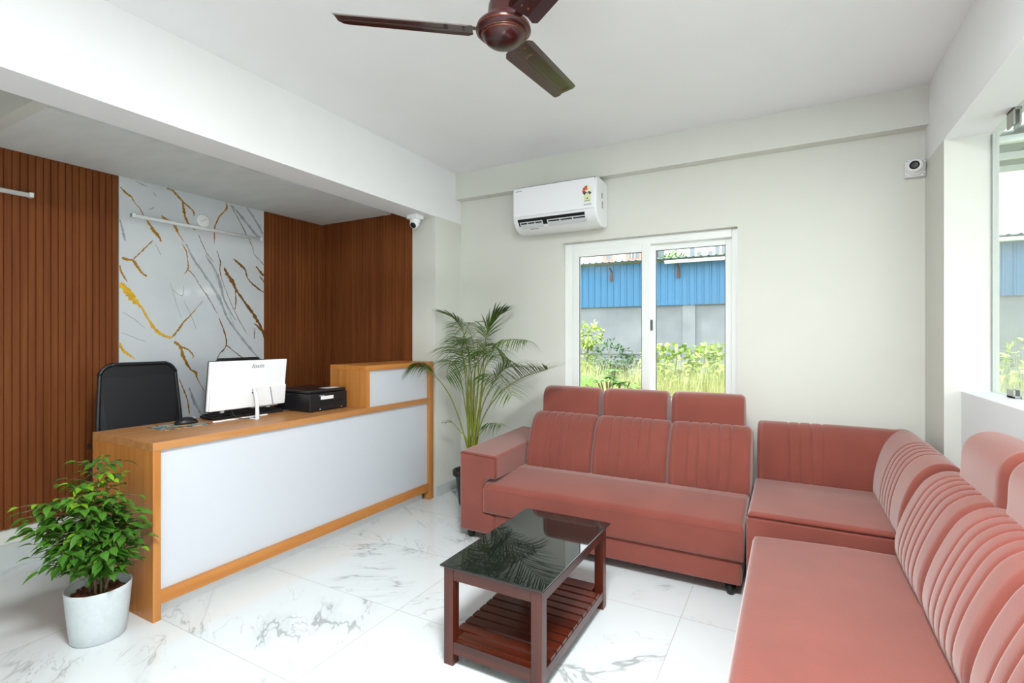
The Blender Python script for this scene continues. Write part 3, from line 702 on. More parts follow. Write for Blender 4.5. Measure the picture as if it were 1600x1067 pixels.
# seat: long block with softly domed top
def seat_bm(x0, x1, y0, y1, z0, zf, zb, r=.022, nx=40, ny=24, dome=.012):
    bm = new(); g = []
    for i in range(nx+1):
        row = []
        for j in range(ny+1):
            u, v = i/nx, j/ny; ex = min(u, 1-u)*(x1-x0); ey = min(v, 1-v)*(y1-y0)
            z = zf+(zb-zf)*min(1, v*1.8)**.8+dome*math.sin(math.pi*u)*math.sin(math.pi*min(1, v*1.3+.05))
            e = min(ex, ey); 
            if e < r: z -= r-math.sqrt(max(0, r*r-(r-e)**2))
            row.append(bm.verts.new((x0+u*(x1-x0), y0+v*(y1-y0), z)))
        g.append(row)
    for i in range(nx):
        for j in range(ny): bm.faces.new((g[i][j], g[i+1][j], g[i+1][j+1], g[i][j+1]))
    bd_ = [g[i][0] for i in range(nx+1)]+[g[nx][j] for j in range(1, ny+1)]+[g[i][ny] for i in range(nx-1, -1, -1)]+[g[0][j] for j in range(ny-1, 0, -1)]
    prev = bd_; cx_, cy_ = (x0+x1)/2, (y0+y1)/2
    for k, (f_, ins) in enumerate(((.06, 0), (.5, 0), (.94, 0), (1, .004), (1, .03))):
        cur = []
        for v in bd_:
            x = v.co.x+(ins if v.co.x < cx_ else -ins)*(abs(v.co.x-cx_) > (x1-x0)/2-.0001); y = v.co.y+(ins if v.co.y < cy_ else -ins)*(abs(v.co.y-cy_) > (y1-y0)/2-.0001)
            cur.append(bm.verts.new((x, y, v.co.z+(z0-v.co.z)*f_)))
        for i in range(len(bd_)): bm.faces.new((prev[i], cur[i], cur[(i+1) % len(bd_)], prev[(i+1) % len(bd_)]))
        prev = cur
    bm.faces.new(prev[::-1]); bmesh.ops.recalc_face_normals(bm, faces=bm.faces)
    return bm
def warp_steps(n, L_, r):
    return n
obj('seat', seat_bm(-1.702, -.196, YF-.010, 3.28, .196, .372, .425, r=.02, nx=150, ny=60), M_velvet, s1, smooth=True)
bm = new(); tube(bm, [(-1.69, YF-.0105, .352), (-.95, YF-.0105, .345), (-.20, YF-.0105, .345)], .0018, 6); obj('seat_piping', bm, M_velvet, s1)
for x in (-1.0,): pass
for i, (a, b) in enumerate(((-1.603, -1.139), (-1.134, -.655), (-.650, -.190))):
    obj('back_cushion', cushion(BACK, a, b, pl1, GR), M_velvet, s1, smooth=True)
obj('back_frame', BX(-1.61, -.20, 3.395, 3.61, .10, .72), M_velvet, s1, bevel=.02, seg=3)
for a, b in ((-1.572, -1.150), (-1.122, -.690), (-.665, -.235)):
    obj('headrest', cushion(HEAD, a, b, pl1, (), er=.028, bulge=.003), M_velvet, s1, smooth=True)
for x, y in ((-1.84, 2.80), (-.262, 2.80), (-1.84, 3.55), (-.26, 3.55)): foot(x, y, s1)

s2_ = thing('corner_sofa', 'dusty pink velvet corner seat section joining the two sofas, without headrests', 'sofa', (.23, 3.2, 0))
obj('base', BX(-.184, .64, 2.722, 3.62, .05, .425), M_velvet, s2_, bevel=.010, seg=3)
obj('seat', seat_bm(-.176, .62, 2.726, 3.45, .426, .452, .462, r=.012, nx=90, ny=80, dome=.006), M_velvet, s2_, smooth=True)
bm = new(); tube(bm, [(-.18, 2.7215, .436), (.62, 2.7215, .436)], .0025, 6); obj('seat_piping', bm, M_seam, s2_)
CB = [(0, .44), (-.012, .52), (.006, .62), (.04, .71), (.085, .765), (.13, .785), (.18, .78), (.225, .73), (.235, .60), (.235, .42), (.12, .40)]
obj('back_cushion', cushion(CB, -.172, .60, lambda d, w, z: (w, 3.385+d, z), (.22, .295, .37, .445), gd=.008, er=.02), M_velvet, s2_, smooth=True)
obj('side_back_cushion', cushion([(d, z) for d, z in CB], 2.655, 3.60, lambda d, w, z: (.418+d*.98, w, z), (.22, .29, .36, .43, .50), gd=.008, er=.02), M_velvet, s2_, smooth=True)
for x, y in ((-.14, 2.78), (.60, 2.78), (-.14, 3.55), (.60, 3.55)): foot(x, y, s2_)

s3 = thing('three_seat_sofa', 'dusty pink velvet sofa section nearest the camera, along the wall under the glass pane', 'sofa', (.25, 1.85, 0))
pl3 = lambda d, w, z: (.402+d, w, z)
obj('base', BX(-.135, .60, 1.05, 2.61, .066, .205), M_velvet, s3, bevel=.012, seg=3)
def swap(bm):
    for v in bm.verts: v.co = Vector((v.co.y, v.co.x, v.co.z))
    bmesh.ops.recalc_face_normals(bm, faces=bm.faces); return bm
obj('seat', swap(seat_bm(1.17, 2.632, -.150, .50, .206, .380, .398, r=.028, nx=150, ny=70, dome=.008)), M_velvet, s3, smooth=True)
for a, b in ((2.115, 2.60), (1.625, 2.11), (1.135, 1.62)):
    obj('back_cushion', cushion(BACK, a, b, pl3, GR), M_velvet, s3, smooth=True)
obj('back_frame', BX(.655, .75, 1.06, 2.59, .10, .72), M_velvet, s3, bevel=.02, seg=3)
for a, b in ((2.09, 2.52), (1.62, 2.05), (1.15, 1.58)):
    obj('headrest', cushion([(d-.012, z) for d, z in HEAD], a, b, pl3, (), er=.028, bulge=.003), M_velvet, s3, smooth=True)
# near arm of this section
bm = new()
armq = [(-.16, .055), (.74, .055), (.74, .40), (.74, .59), (-.16, .57)]
obj('arm', BX(-.15, .74, .90, 1.13, .055, .57), M_velvet, s3, bevel=.02, seg=4)
for x, y in ((-.09, 2.55), (.55, 2.55), (-.09, .97), (.55, .97)): foot(x, y, s3)

# ---------------------------------------------------------------- air conditioner
M_louvre = mat('louvre_grey', srgb(205, 208, 212), .4)
M_cream = mat('cream_print', srgb(240, 236, 205), .5)
ac = thing('air_conditioner', 'white split air conditioner high on the wall left of the window', 'air conditioner', (-1.545, 3.6, 2.13))
ax0, ax1 = -1.886, -1.206
ap = [(3.714, 2.150), (3.714, 2.470), (3.50, 2.475), (3.462, 2.458), (3.452, 2.43), (3.446, 2.25), (3.458, 2.20), (3.50, 2.150), (3.56, 2.128), (3.66, 2.128)]
bm = new(); a0 = [bm.verts.new((ax0, y, z)) for y, z in ap]; a1 = [bm.verts.new((ax1, y, z)) for y, z in ap]
bm.faces.new(a0); bm.faces.new(a1[::-1])
for i in range(len(ap)): bm.faces.new((a0[i], a1[i], a1[(i+1) % len(ap)], a0[(i+1) % len(ap)]))
bmesh.ops.recalc_face_normals(bm, faces=bm.faces)
obj('body', bm, M_plwhite, ac, bevel=.012, seg=4, ang=35)
pv = Vector((0, -1, 0))
obj('front_panel', BX(ax0+.012, ax1-.012, 3.440, 3.452, 2.235, 2.455), M_plwhite, ac, bevel=.008, seg=3)
obj('panel_edge', BX(ax0+.01, ax1-.01, 3.4445, 3.475, 2.4555, 2.4600), M_plgrey, ac, bevel=.001)
# outlet: dark slot with two louvre flaps, lying in the sloping lower face
sl = Matrix.Rotation(math.atan2(.05, .042), 3, 'X')
def acb(name, x0, x1, v0, v1, h0, h1, m, par=ac, bev=0):
    """v runs down the sloping lower face, h out of it"""
    A = Vector((0, 3.456, 2.212)); dv = Vector((0, .062, -.074)).normalized(); dh = Vector((0, -.074, -.062)).normalized()
    bm = BX(x0, x1, v0, v1, h0, h1)
    for v in bm.verts: v.co = Vector((v.co.x, 0, 0))+A+dv*v.co.y+dh*v.co.z
    bmesh.ops.recalc_face_normals(bm, faces=bm.faces)
    return obj(name, bm, m, par, bevel=bev)
acb('air_outlet', ax0+.045, ax1-.09, -.006, .050, -.02, .0065, M_dark)
for x0, x1 in ((ax0+.060, ax0+.250), (ax0+.290, ax1-.085)):
    lv = acb('louvre', x0, x1, .034, .068, .004, .014, M_louvre, bev=.002)
    acb('louvre_rail', x0, x1, .014, .021, .006, .014, M_louvre, lv, .001)
    n = 3
    for k in range(n+1):
        xx = x0+(x1-x0-.004)*k/n; acb('louvre_rib', xx, xx+.004, .014, .04, .006, .0145, M_plwhite, lv)
acb('drip_slot', ax0+.13, ax0+.20, .078, .084, .0, .006, M_plgrey)
def wall_text(body, size, x, y, z, m, par, name='lettering'):
    mw = Matrix.Translation((x, y, z)) @ Matrix(((1, 0, 0, 0), (0, 0, -1, 0), (0, 1, 0, 0), (0, 0, 0, 1)))
    return obj(name, text_mesh(body, size, mw, .0003), m, par)
bm = new()
for i in range(8): box(bm, ax0+.036+i*.0066, ax0+.0405+i*.0066, 3.4393, 3.4399, 2.429-.002*(i < 3), 2.433+.002*(i > 4))
obj('brand_mark', bm, M_ink, ac)
wall_text('INVERTER', .013, ax1-.062, 3.4395, 2.262, M_ink, ac)
# energy label: fan-shaped dial above a pale green card
sx0 = ax1-.064; 
lb = obj('energy_label', BX(sx0-.024, sx0+.024, 3.4388, 3.4398, 2.282, 2.352), M_paleg, ac)
def sector(name, a0_, a1_, r0, r1, m, yy=3.4378):
    bm = new(); n = 10; i_ = []; o_ = []
    for k in range(n+1):
        a = R(a0_+(a1_-a0_)*k/n)
        i_.append(bm.verts.new((sx0+r0*math.cos(a), yy, 2.362+r0*math.sin(a)))); o_.append(bm.verts.new((sx0+r1*math.cos(a), yy, 2.362+r1*math.sin(a))))
    for k in range(n): bm.faces.new((i_[k], i_[k+1], o_[k+1], o_[k]))
    e = bmesh.ops.extrude_face_region(bm, geom=bm.faces[:]); bmesh.ops.translate(bm, vec=(0, .0008, 0), verts=[v for v in e['geom'] if isinstance(v, bmesh.types.BMVert)])
    bmesh.ops.recalc_face_normals(bm, faces=bm.faces)
    obj(name, bm, m, lb)
sector('dial_card', -30, 210, .004, .036, M_cream, 3.4388)
for k in range(3): 
    sector('red_star_band', 206-k*40, 170-k*40, .015, .036, M_red)
sector('dial_orange', 150, 60, .005, .0145, M_orange)
sector('dial_base', 205, 240, .012, .036, M_ink); sector('dial_base', -60, -25, .012, .036, M_ink)
bm = new()
for z, w, h in ((2.345, .018, .0022), (2.306, .004, .005), (2.289, .020, .0016)): box(bm, sx0-w, sx0+w, 3.4380, 3.4386, z-h, z+h)
obj('print_line', bm, M_ink, lb)
obj('print_block', BX(sx0-.018, sx0+.018, 3.4380, 3.4386, 2.320, 2.336), M_yel, lb)
bm = new()
for z0, z1, y0 in ((2.33, 2.37, 3.56), (2.28, 2.31, 3.57), (2.26, 2.275, 3.57)): box(bm, ax1-.001, ax1+.0012, y0, y0+.03, z0, z1)
obj('side_label', bm, M_plgrey, ac)

# ---------------------------------------------------------------- security cameras
t = thing('security_camera', 'white dome security camera with black lens high on the wall by the right corner', 'security camera', (.645, 3.70, 2.287))
ry = Matrix.Rotation(R(90), 3, 'X')
obj('mounting_box', BX(.592, .688, 3.678, 3.7148, 2.236, 2.338), M_plwhite, t, bevel=.006, seg=3)
bm = new(); lathe(bm, (.640, 3.678, 2.288), [(0, 0), (.046, 0), (.046, .012), (.040, .020), (0, .02)], 40, rot=ry); obj('collar', bm, M_plwhite, t, smooth=True)
aim = Vector((-.30, -1, -.05)).to_track_quat('Z', 'Y').to_matrix()
bm = new(); lathe(bm, (.638, 3.668, 2.292), [(.0, -.02), (.036, -.01), (.041, .010), (.039, .024), (.033, .035), (.026, .038), (0, .036)], 40, rot=aim); hd = obj('camera_head', bm, M_plwhite, t, smooth=True)
bm = new(); lathe(bm, (.638, 3.668, 2.292), [(0, .034), (.024, .036), (.024, .0395), (.014, .041), (0, .0405)], 32, rot=aim); obj('lens', bm, M_black, hd, smooth=True)
for dx in (-.040, .040):
    for dz in (-.042, .042):
        bm = new(); lathe(bm, (.640+dx, 3.6782, 2.287+dz), [(0, 0), (.0035, 0), (.0035, .001), (0, .001)], 12, rot=ry); obj('screw', bm, M_plgrey, t)
t = thing('security_camera', 'white turret security camera hanging under the long beam by the column', 'security camera', (-2.67, 3.22, 2.304))
obj('mounting_box', BX(-2.715, -2.615, 3.175, 3.275, 2.268, 2.3035), M_plwhite, t, bevel=.006, seg=3)
bm = new(); lathe(bm, (-2.665, 3.225, 2.268), [(0, 0), (.044, 0), (.044, -.010), (.036, -.030), (.0, -.03)], 32); obj('collar', bm, M_plwhite, t, smooth=True)
aim = Vector((.1, -.8, -.62)).to_track_quat('Z', 'Y').to_matrix()
bm = new(); lathe(bm, (-2.665, 3.225, 2.238), [(0, -.035), (.028, -.028), (.036, -.005), (.036, .025), (.030, .038), (0, .036)], 32, rot=aim); hd = obj('camera_head', bm, M_plwhite, t, smooth=True)
bm = new(); lathe(bm, (-2.665, 3.225, 2.238), [(0, .036), (.025, .0375), (.024, .0405), (0, .041)], 28, rot=aim); obj('lens', bm, M_black, hd, smooth=True)

# ---------------------------------------------------------------- ceiling fan
FC = Vector((-.879, 1.541, 2.42))
fan = thing('ceiling_fan', 'glossy dark brown three-blade ceiling fan hanging from the white ceiling', 'fan', (FC.x, FC.y, CZ))
bm = new(); lathe(bm, (FC.x, FC.y, 0), [(r_*.93, z_-.028) for r_, z_ in [(0, 2.353), (.03, 2.355), (.055, 2.362), (.070, 2.373), (.079, 2.384), (.081, 2.387), (.083, 2.391), (.087, 2.392), (.096, 2.397), (.101, 2.404), (.103, 2.412), (.100, 2.421), (.085, 2.432), (.066, 2.440), (.060, 2.46), (.056, 2.495), (.046, 2.520), (.03, 2.535), (0, 2.537)]], 64)
mot = obj('motor', bm, M_fan, fan, smooth=True)
for r_, z in ((.0742, 2.3570), (.0785, 2.3632), (.0955, 2.3765)):
    bm = new(); n = 64; tube(bm, [(FC.x+r_*math.cos(2*math.pi*k/n), FC.y+r_*math.sin(2*math.pi*k/n), z) for k in range(n+1)], .0011, 6, caps=False); obj('trim_ring', bm, M_fanring, mot, smooth=True)
bm = new(); tube(bm, [(FC.x, FC.y, 2.505), (FC.x, FC.y, CZ-.03)], .011, 16); obj('downrod', bm, M_fan, fan, smooth=True)
bm = new(); lathe(bm, (FC.x, FC.y, 0), [(.012, 2.50), (.026, 2.505), (.030, 2.53), (.018, 2.56), (.012, 2.565)], 32); obj('lower_canopy', bm, M_fan, fan, smooth=True)
bm = new(); lathe(bm, (FC.x, FC.y, 0), [(.012, CZ-.09), (.03, CZ-.08), (.055, CZ-.03), (.06, CZ-.0005), (0, CZ-.0005)], 32); obj('ceiling_canopy', bm, M_fan, fan, smooth=True)
base_ang = math.atan2(1.25-FC.y, -1.38-FC.x)
for k in range(3):
    a = base_ang+k*2*math.pi/3; rz = Matrix.Rotation(a, 3, 'Z'); tw = Matrix.Rotation(R(-10.5), 3, 'X')
    def put(bm, h=0):
        for v in bm.verts: v.co = rz @ (Vector((v.co.x, 0, (v.co.x-.585)*.075))+tw @ Vector((0, v.co.y, v.co.z)))+FC+Vector((0, 0, h))
    # blade: pressed sheet, folded along one edge
    bm = new(); secs = []
    for i in range(29):
        u = i/28; x = .108+u*.477; w = .064-.008*u; rd = 0
        if u > .93: rd = (1-math.sqrt(max(0, 1-((u-.93)/.07)**2)))*.018
        if u < .05: rd = (1-math.sqrt(max(0, 1-((.05-u)/.05)**2)))*.012
        row = []
        for y in (-w+rd, -w*.48, -.020, -.0165, .0165, .020, w*.5, w*.7-rd if 0 else w*.86-rd):
            z = -.0155*max(0, (-y-w*.48)/(w*.52)) - .004*max(0, (y-w*.5)/(w*.5))
            if abs(y) < .018 and .18 < u < .93: z += .0022
            row.append((x, -y, z))
        secs.append(row)
    top = [[bm.verts.new((x, y, z+.0007)) for x, y, z in r_] for r_ in secs]; bot = [[bm.verts.new((x, y, z-.0007)) for x, y, z in r_] for r_ in secs]
    m_ = len(secs[0])
    for i in range(28):
        for j in range(m_-1):
            bm.faces.new((top[i][j], top[i+1][j], top[i+1][j+1], top[i][j+1])); bm.faces.new((bot[i][j], bot[i][j+1], bot[i+1][j+1], bot[i+1][j]))
        bm.faces.new((top[i][0], bot[i][0], bot[i+1][0], top[i+1][0])); bm.faces.new((top[i][-1], top[i+1][-1], bot[i+1][-1], bot[i][-1]))
    for i in (0, 28):
        for j in range(m_-1): bm.faces.new((top[i][j], top[i][j+1], bot[i][j+1], bot[i][j]))
    bmesh.ops.recalc_face_normals(bm, faces=bm.faces); put(bm)
    bl = obj('blade', bm, M_fan, fan)
    bm = BX(.085, .19, -.014, .014, .0015, .0045); put(bm); obj('blade_arm', bm, M_fan, fan, bevel=.001)
    for (x, y) in ((.140, -.012), (.140, .012), (.205, -.012), (.205, .012)):
        bm = new(); lathe(bm, (x, y, 0), [(0, -.0035), (.0035, -.0032), (.0042, -.0010), (0, -.0008)], 10); put(bm); obj('screw', bm, M_fanring if k != 0 else M_black, bl)

# ---------------------------------------------------------------- leafy plant in the white pot
def leaf(bm, base, d, up, l, w, droop=.25, mi=0, tip=.2, seg=5):
    """pointed ovate leaf folded a little along its midrib"""
    d = d.normalized(); side = d.cross(up)
    if side.length < 1e-3: side = Vector((1, 0, 0))
    side.normalize(); nn = side.cross(d)
    rows = []
    for i in range(seg+1):
        t = i/seg; wd = w*math.sin(math.pi*min(1, t**.8*.97+.02))**.9*(1 if t < .8 else .75) if i < seg else 0
        p = base+d*(l*t)-Vector((0, 0, 1))*(droop*l*t*t)
        rows.append((p, wd))
    prev = None
    for i, (p, wd) in enumerate(rows):
        if wd < 1e-5 or i == 0: cur = [bm.verts.new(p)]
        else: cur = [bm.verts.new(p-side*wd*.5+nn*wd*.16), bm.verts.new(p), bm.verts.new(p+side*wd*.5+nn*wd*.16)]
        if prev:
            if len(prev) == 1 and len(cur) == 3:
                f1_ = bm.faces.new((prev[0], cur[1], cur[0])); f2_ = bm.faces.new((prev[0], cur[2], cur[1]))
            elif len(prev) == 3 and len(cur) == 3:
                f1_ = bm.faces.new((prev[0], prev[1], cur[1], cur[0])); f2_ = bm.faces.new((prev[1], prev[2], cur[2], cur[1]))
            elif len(prev) == 3: f1_ = bm.faces.new((prev[0], prev[1], cur[0])); f2_ = bm.faces.new((prev[1], prev[2], cur[0]))
            f1_.material_index = f2_.material_index = mi; f1_.smooth = f2_.smooth = True
        prev = cur
rnd = random.Random(11)
PC = Vector((-2.652, 1.072, 0))
lp_ = thing('potted_plant', 'bushy green leafy plant in a white pot beside the left end of the desk', 'potted plant', PC)
bm = new(); lathe(bm, PC, [(0, 0), (.092, 0), (.098, .006), (.104, .06), (.111, .13), (.117, .20), (.119, .222), (.117, .225), (.112, .222), (.110, .18), (0, .178)], 64)
obj('pot', bm, M_pot, lp_, smooth=True)
bm = new(); lathe(bm, PC, [(.1095, .182), (.08, .190), (.04, .194), (0, .192)], 40)
for v in bm.verts: v.co.z += rnd.uniform(-.004, .006)
for k in range(150):
    a = rnd.uniform(0, 6.28); r_ = .10*math.sqrt(rnd.random()); q = rnd.uniform(.003, .007)
    obox(bm, (PC.x+r_*math.cos(a), PC.y+r_*math.sin(a), .193), q, q*.7, q*.6, Matrix.Rotation(rnd.uniform(0, 3), 3, 'Z') @ Matrix.Rotation(rnd.uniform(0, 3), 3, 'X'))
obj('soil', bm, M_soil, lp_)
stems = new(); leaves = new(); young = new()
def ok(p): return not (p.y > 1.222 and p.x < -2.53) and p.y < 1.28
tops = [(-2.60, 1.06, .775), (-2.64, 1.10, .68), (-2.68, 1.00, .66), (-2.58, .98, .62), (-2.70, .93, .60), (-2.54, 1.09, .60), (-2.66, .90, .52), (-2.55, 1.00, .50), (-2.72, 1.08, .56), (-2.52, 1.12, .46), (-2.60, .93, .42), (-2.50, 1.05, .38)]
for i, tp in enumerate(tops):
    a = rnd.uniform(0, 6.28); b0 = PC+Vector((.03*math.cos(a), .03*math.sin(a), .19)); tp = Vector(tp)
    mid = b0.lerp(tp, .5)+Vector((rnd.uniform(-.02, .02), rnd.uniform(-.02, .02), .05))
    path = bez(b0, mid, tp, 14); tube(stems, path, [.0055*(1-.7*k/14) for k in range(15)], 6)
    for j in range(4, 15):
        for rep in range(2):
            p = path[j]; az = rnd.uniform(0, 6.28) if rep == 0 else az+math.pi+rnd.uniform(-.4, .4)
            lr = rnd.uniform(.07, .15)*(1.0 if j < 12 else .6)
            dirv = Vector((math.cos(az), math.sin(az), rnd.uniform(.05, .55)))
            if i == 4 and j > 8 and rep == 0: dirv = Vector((.1, -1, .25)); lr = .11
            e = p+dirv*lr; 
            if not ok(e+Vector((0, .03, 0))): continue
            tw_ = bez(p, p+dirv*lr*.5+Vector((0, 0, .02)), e, 4); tube(stems, tw_, .0012, 4)
            col = young if (e.z > .60 and rnd.random() < .55) or rnd.random() < .05 else leaves
            ln = rnd.uniform(.042, .062)*(1 if col is leaves else .8)
            sd_ = dirv.cross(Vector((0, 0, 1))).normalized()
            for q, fr in enumerate((1, .62, .62, .34, .34)):
                bp = tw_[min(4, int(round(4*fr)))]
                sgn = 0 if q == 0 else (1 if q % 2 else -1)
                dd = (dirv+sd_*sgn*1.1+Vector((0, 0, rnd.uniform(-.5, .05)))).normalized()
                if not ok(bp+dd*ln): continue
                leaf(col, bp, dd, Vector((rnd.uniform(-.3, .3), rnd.uniform(-.3, .3), 1)), ln, ln*rnd.uniform(.5, .62), droop=rnd.uniform(.2, .55))
obj('stem', stems, M_bark, lp_, smooth=True); obj('foliage', leaves, M_leafy, lp_); obj('young_foliage', young, M_young, lp_)

# ---------------------------------------------------------------- areca palm in the black pot
PP = Vector((-2.20, 3.35, 0))
pp = thing('potted_palm', 'tall feathery palm in a black pot in the corner behind the sofa arm', 'potted plant', PP)
bm = new(); lathe(bm, PP, [(0, 0), (.098, 0), (.102, .01), (.112, .10), (.126, .215), (.140, .225), (.148, .232), (.150, .262), (.146, .266), (.132, .262), (.126, .225), (0, .222)], 48)
obj('pot', bm, M_potblk, pp, smooth=True)
bm = new(); lathe(bm, PP, [(.126, .232), (.06, .240), (0, .241)], 32)
for v in bm.verts: v.co.z += rnd.uniform(-.003, .006)
obj('soil', bm, M_soil, pp)
def lim(p):
    p.y = min(p.y, 3.695); p.x = max(p.x, -2.535)
    return p
def frond(pts, start, ll, n, label=None, droop=.4, width=.011, spread=1.0, seed=0, up=Vector((0, 0, 1)), lean=.62):
    """pts: control points from the soil to the tip; leaflets on the last part of the stalk"""
    rr = random.Random(seed); path = catmull(pts, 10); m_ = len(path)
    bm = new(); tube(bm, [tuple(p) for p in path], [.0058*(1-.85*i/(m_-1))+.0006 for i in range(m_)], 6, mi=0)
    for f in bm.faces: f.smooth = True
    n = int(n*1.05); width *= .95
    for i in range(n):
        t = start+(1-start)*(i+.5)/n; fi = t*(m_-1); k = int(fi); p = path[k].lerp(path[min(k+1, m_-1)], fi-k)
        d = (path[min(k+1, m_-1)]-path[max(0, k-1)]).normalized()
        sd_ = d.cross(up)
        if sd_.length < .1: sd_ = d.cross(Vector((.8, -.5, .2)))
        sd_.normalize(); q = (t-start)/(1-start)
        L_ = 1.28*ll*(math.sin(math.pi*(.16+.80*q)))**.7*rr.uniform(.88, 1.08)
        for s_ in (-1, 1):
            dd = (d*lean*(.6+.8*q)+sd_*s_*spread+up*.28).normalized()
            dd = (dd+Vector((rr.uniform(-.08, .08), rr.uniform(-.08, .08), rr.uniform(-.08, .08)))).normalized()
            # strap leaflet
            prev = None; nn = 6; wd0 = width*rr.uniform(.85, 1.1)
            for j in range(nn+1):
                u = j/nn; c = lim(p+dd*(L_*u)-Vector((0, 0, 1))*(droop*L_*u*u)); w = wd0*(.35+.65*math.sin(math.pi*min(1, u*1.1+.12))) if j < nn else .0006
                w = w if u < .5 else wd0*(1.02-u)*1.9
                sv = dd.cross(Vector((0, 0, 1))); sv = sv.normalized() if sv.length > .05 else sd_
                sv = (sv+d*.5).normalized()
                cur = (bm.verts.new(c-sv*w*.5), bm.verts.new(c+sv*w*.5))
                if prev:
                    f = bm.faces.new((prev[0], prev[1], cur[1], cur[0])); f.material_index = 1; f.smooth = True
                prev = cur
    return obj('frond', bm, [M_stalk, M_palm], pp)
def b_(i): a = i*2.4; return (PP.x+.028*math.cos(a), PP.y+.028*math.sin(a), .235)
FR = [([(-2.314, 3.33, 0.682), (-2.416, 3.28, 0.917), (-2.545, 3.2, 1.06), (-2.683, 3.1, 1.112)], 0.72, 0.2, 15, 0.75, 0.01, 0.9),
 ([(-2.206, 3.36, 0.94), (-2.28, 3.38, 1.295), (-2.36, 3.36, 1.45), (-2.466, 3.28, 1.516)], 0.55, 0.2, 24, 0.35, 0.01, 0.8),
 ([(-2.129, 3.38, 0.891), (-2.124, 3.42, 1.219), (-2.095, 3.46, 1.423), (-1.976, 3.5, 1.514)], 0.58, 0.25, 22, 0.15, 0.012, 1.0),
 ([(-2.078, 3.3, 0.852), (-1.99, 3.25, 1.141), (-1.807, 3.2, 1.281), (-1.579, 3.1, 1.287)], 0.62, 0.17, 20, 0.75, 0.009, 0.9),
 ([(-2.078, 3.3, 0.654), (-1.872, 3.2, 0.883), (-1.638, 3.1, 1.02), (-1.369, 2.98, 1.101)], 0.5, 0.33, 28, 0.1, 0.013, 1.0),
 ([(-2.122, 3.35, 0.694), (-2.023, 3.38, 0.946), (-1.909, 3.4, 1.073), (-1.682, 3.42, 1.083)], 0.48, 0.29, 24, 0.3, 0.011, 1.0),
 ([(-2.178, 3.3, 0.746), (-2.167, 3.22, 1.075), (-2.143, 3.1, 1.224), (-2.017, 2.95, 1.16)], 0.5, 0.22, 22, 0.6, 0.011, 1.0),
 ([(-2.119, 3.3, 0.8), (-2.038, 3.2, 1.151), (-1.959, 3.05, 1.295), (-1.839, 2.92, 1.217)], 0.5, 0.22, 22, 0.6, 0.011, 1.0),
 ([(-2.254, 3.35, 0.735), (-2.293, 3.3, 1.042), (-2.29, 3.2, 1.122), (-2.265, 3.1, 1.006)], 0.55, 0.18, 18, 0.7, 0.01, 0.9),
 ([(-2.07, 3.25, 0.76), (-1.9, 3.12, 1.018), (-1.734, 3.0, 1.033), (-1.6, 2.92, 0.925)], 0.5, 0.2, 20, 0.5, 0.011, 1.0),
 ([(-2.227, 3.42, 0.728), (-2.267, 3.5, 1.137), (-2.344, 3.55, 1.348), (-2.462, 3.6, 1.432)], 0.5, 0.22, 20, 0.4, 0.011, 1.0),
 ([(-2.137, 3.3, 0.501), (-2.066, 3.28, 0.58), (-1.968, 3.25, 0.661), (-1.845, 3.2, 0.669)], 0.6, 0.12, 14, 0.7, 0.007, 0.9),
 ([(-2.208, 3.3, 0.494), (-2.273, 3.28, 0.582), (-2.319, 3.25, 0.643), (-2.363, 3.2, 0.646)], 0.72, 0.07, 6, 0.3, 0.007, 0.9),
 ([(-2.125, 3.3, 0.799), (-2.078, 3.3, 1.073), (-1.979, 3.25, 1.199), (-1.842, 3.15, 1.175)], 0.5, 0.2, 20, 0.6, 0.011, 1.0),
 ([(-2.196, 3.3, 0.745), (-2.19, 3.3, 1.095), (-2.141, 3.2, 1.271), (-2.154, 3.1, 1.295)], 0.5, 0.2, 20, 0.6, 0.011, 1.0),
 ([(-2.22, 3.3, 0.944), (-2.188, 3.2, 1.246), (-2.046, 3.1, 1.412), (-1.898, 2.98, 1.34)], 0.45, 0.2, 20, 0.5, 0.011, 1.0),
 ([(-2.214, 3.4, 0.936), (-2.204, 3.5, 1.19), (-2.143, 3.56, 1.242), (-2.033, 3.6, 1.138)], 0.45, 0.2, 20, 0.5, 0.011, 1.0),
 ([(-2.178, 3.3, 0.896), (-2.03, 3.1, 1.062), (-1.895, 2.95, 1.11), (-1.815, 2.85, 1.031)], 0.45, 0.18, 18, 0.5, 0.01, 1.0)]
for i, (pts, st_, ll, n, dr, wd, sp) in enumerate(FR):
    frond([b_(i)]+pts, st_, ll, n, droop=dr, width=wd, spread=sp, seed=i)
# bare canes
for i, (x, y, z) in enumerate(((-2.235, 3.34, .95), (-2.19, 3.30, 1.0), (-2.21, 3.40, .9), (-2.17, 3.36, .85))):
    bm = new(); p0 = Vector(b_(i+20)); tube(bm, bez(p0, p0.lerp(Vector((x, y, z)), .5)+Vector((.01, .01, 0)), (x, y, z), 8), [.0075, .007, .0068, .0065, .006, .0055, .005, .004, .002], 8); obj('cane', bm, M_stalk, pp, smooth=True)

# ---------------------------------------------------------------- outside
GZ = -.35
struct('ground', BX(-60, 60, 4.4, 90, GZ-.2, GZ), M_ground)
struct('pavement', BX(-60, 60, -40, 4.4, GZ-.2, GZ), M_paving)
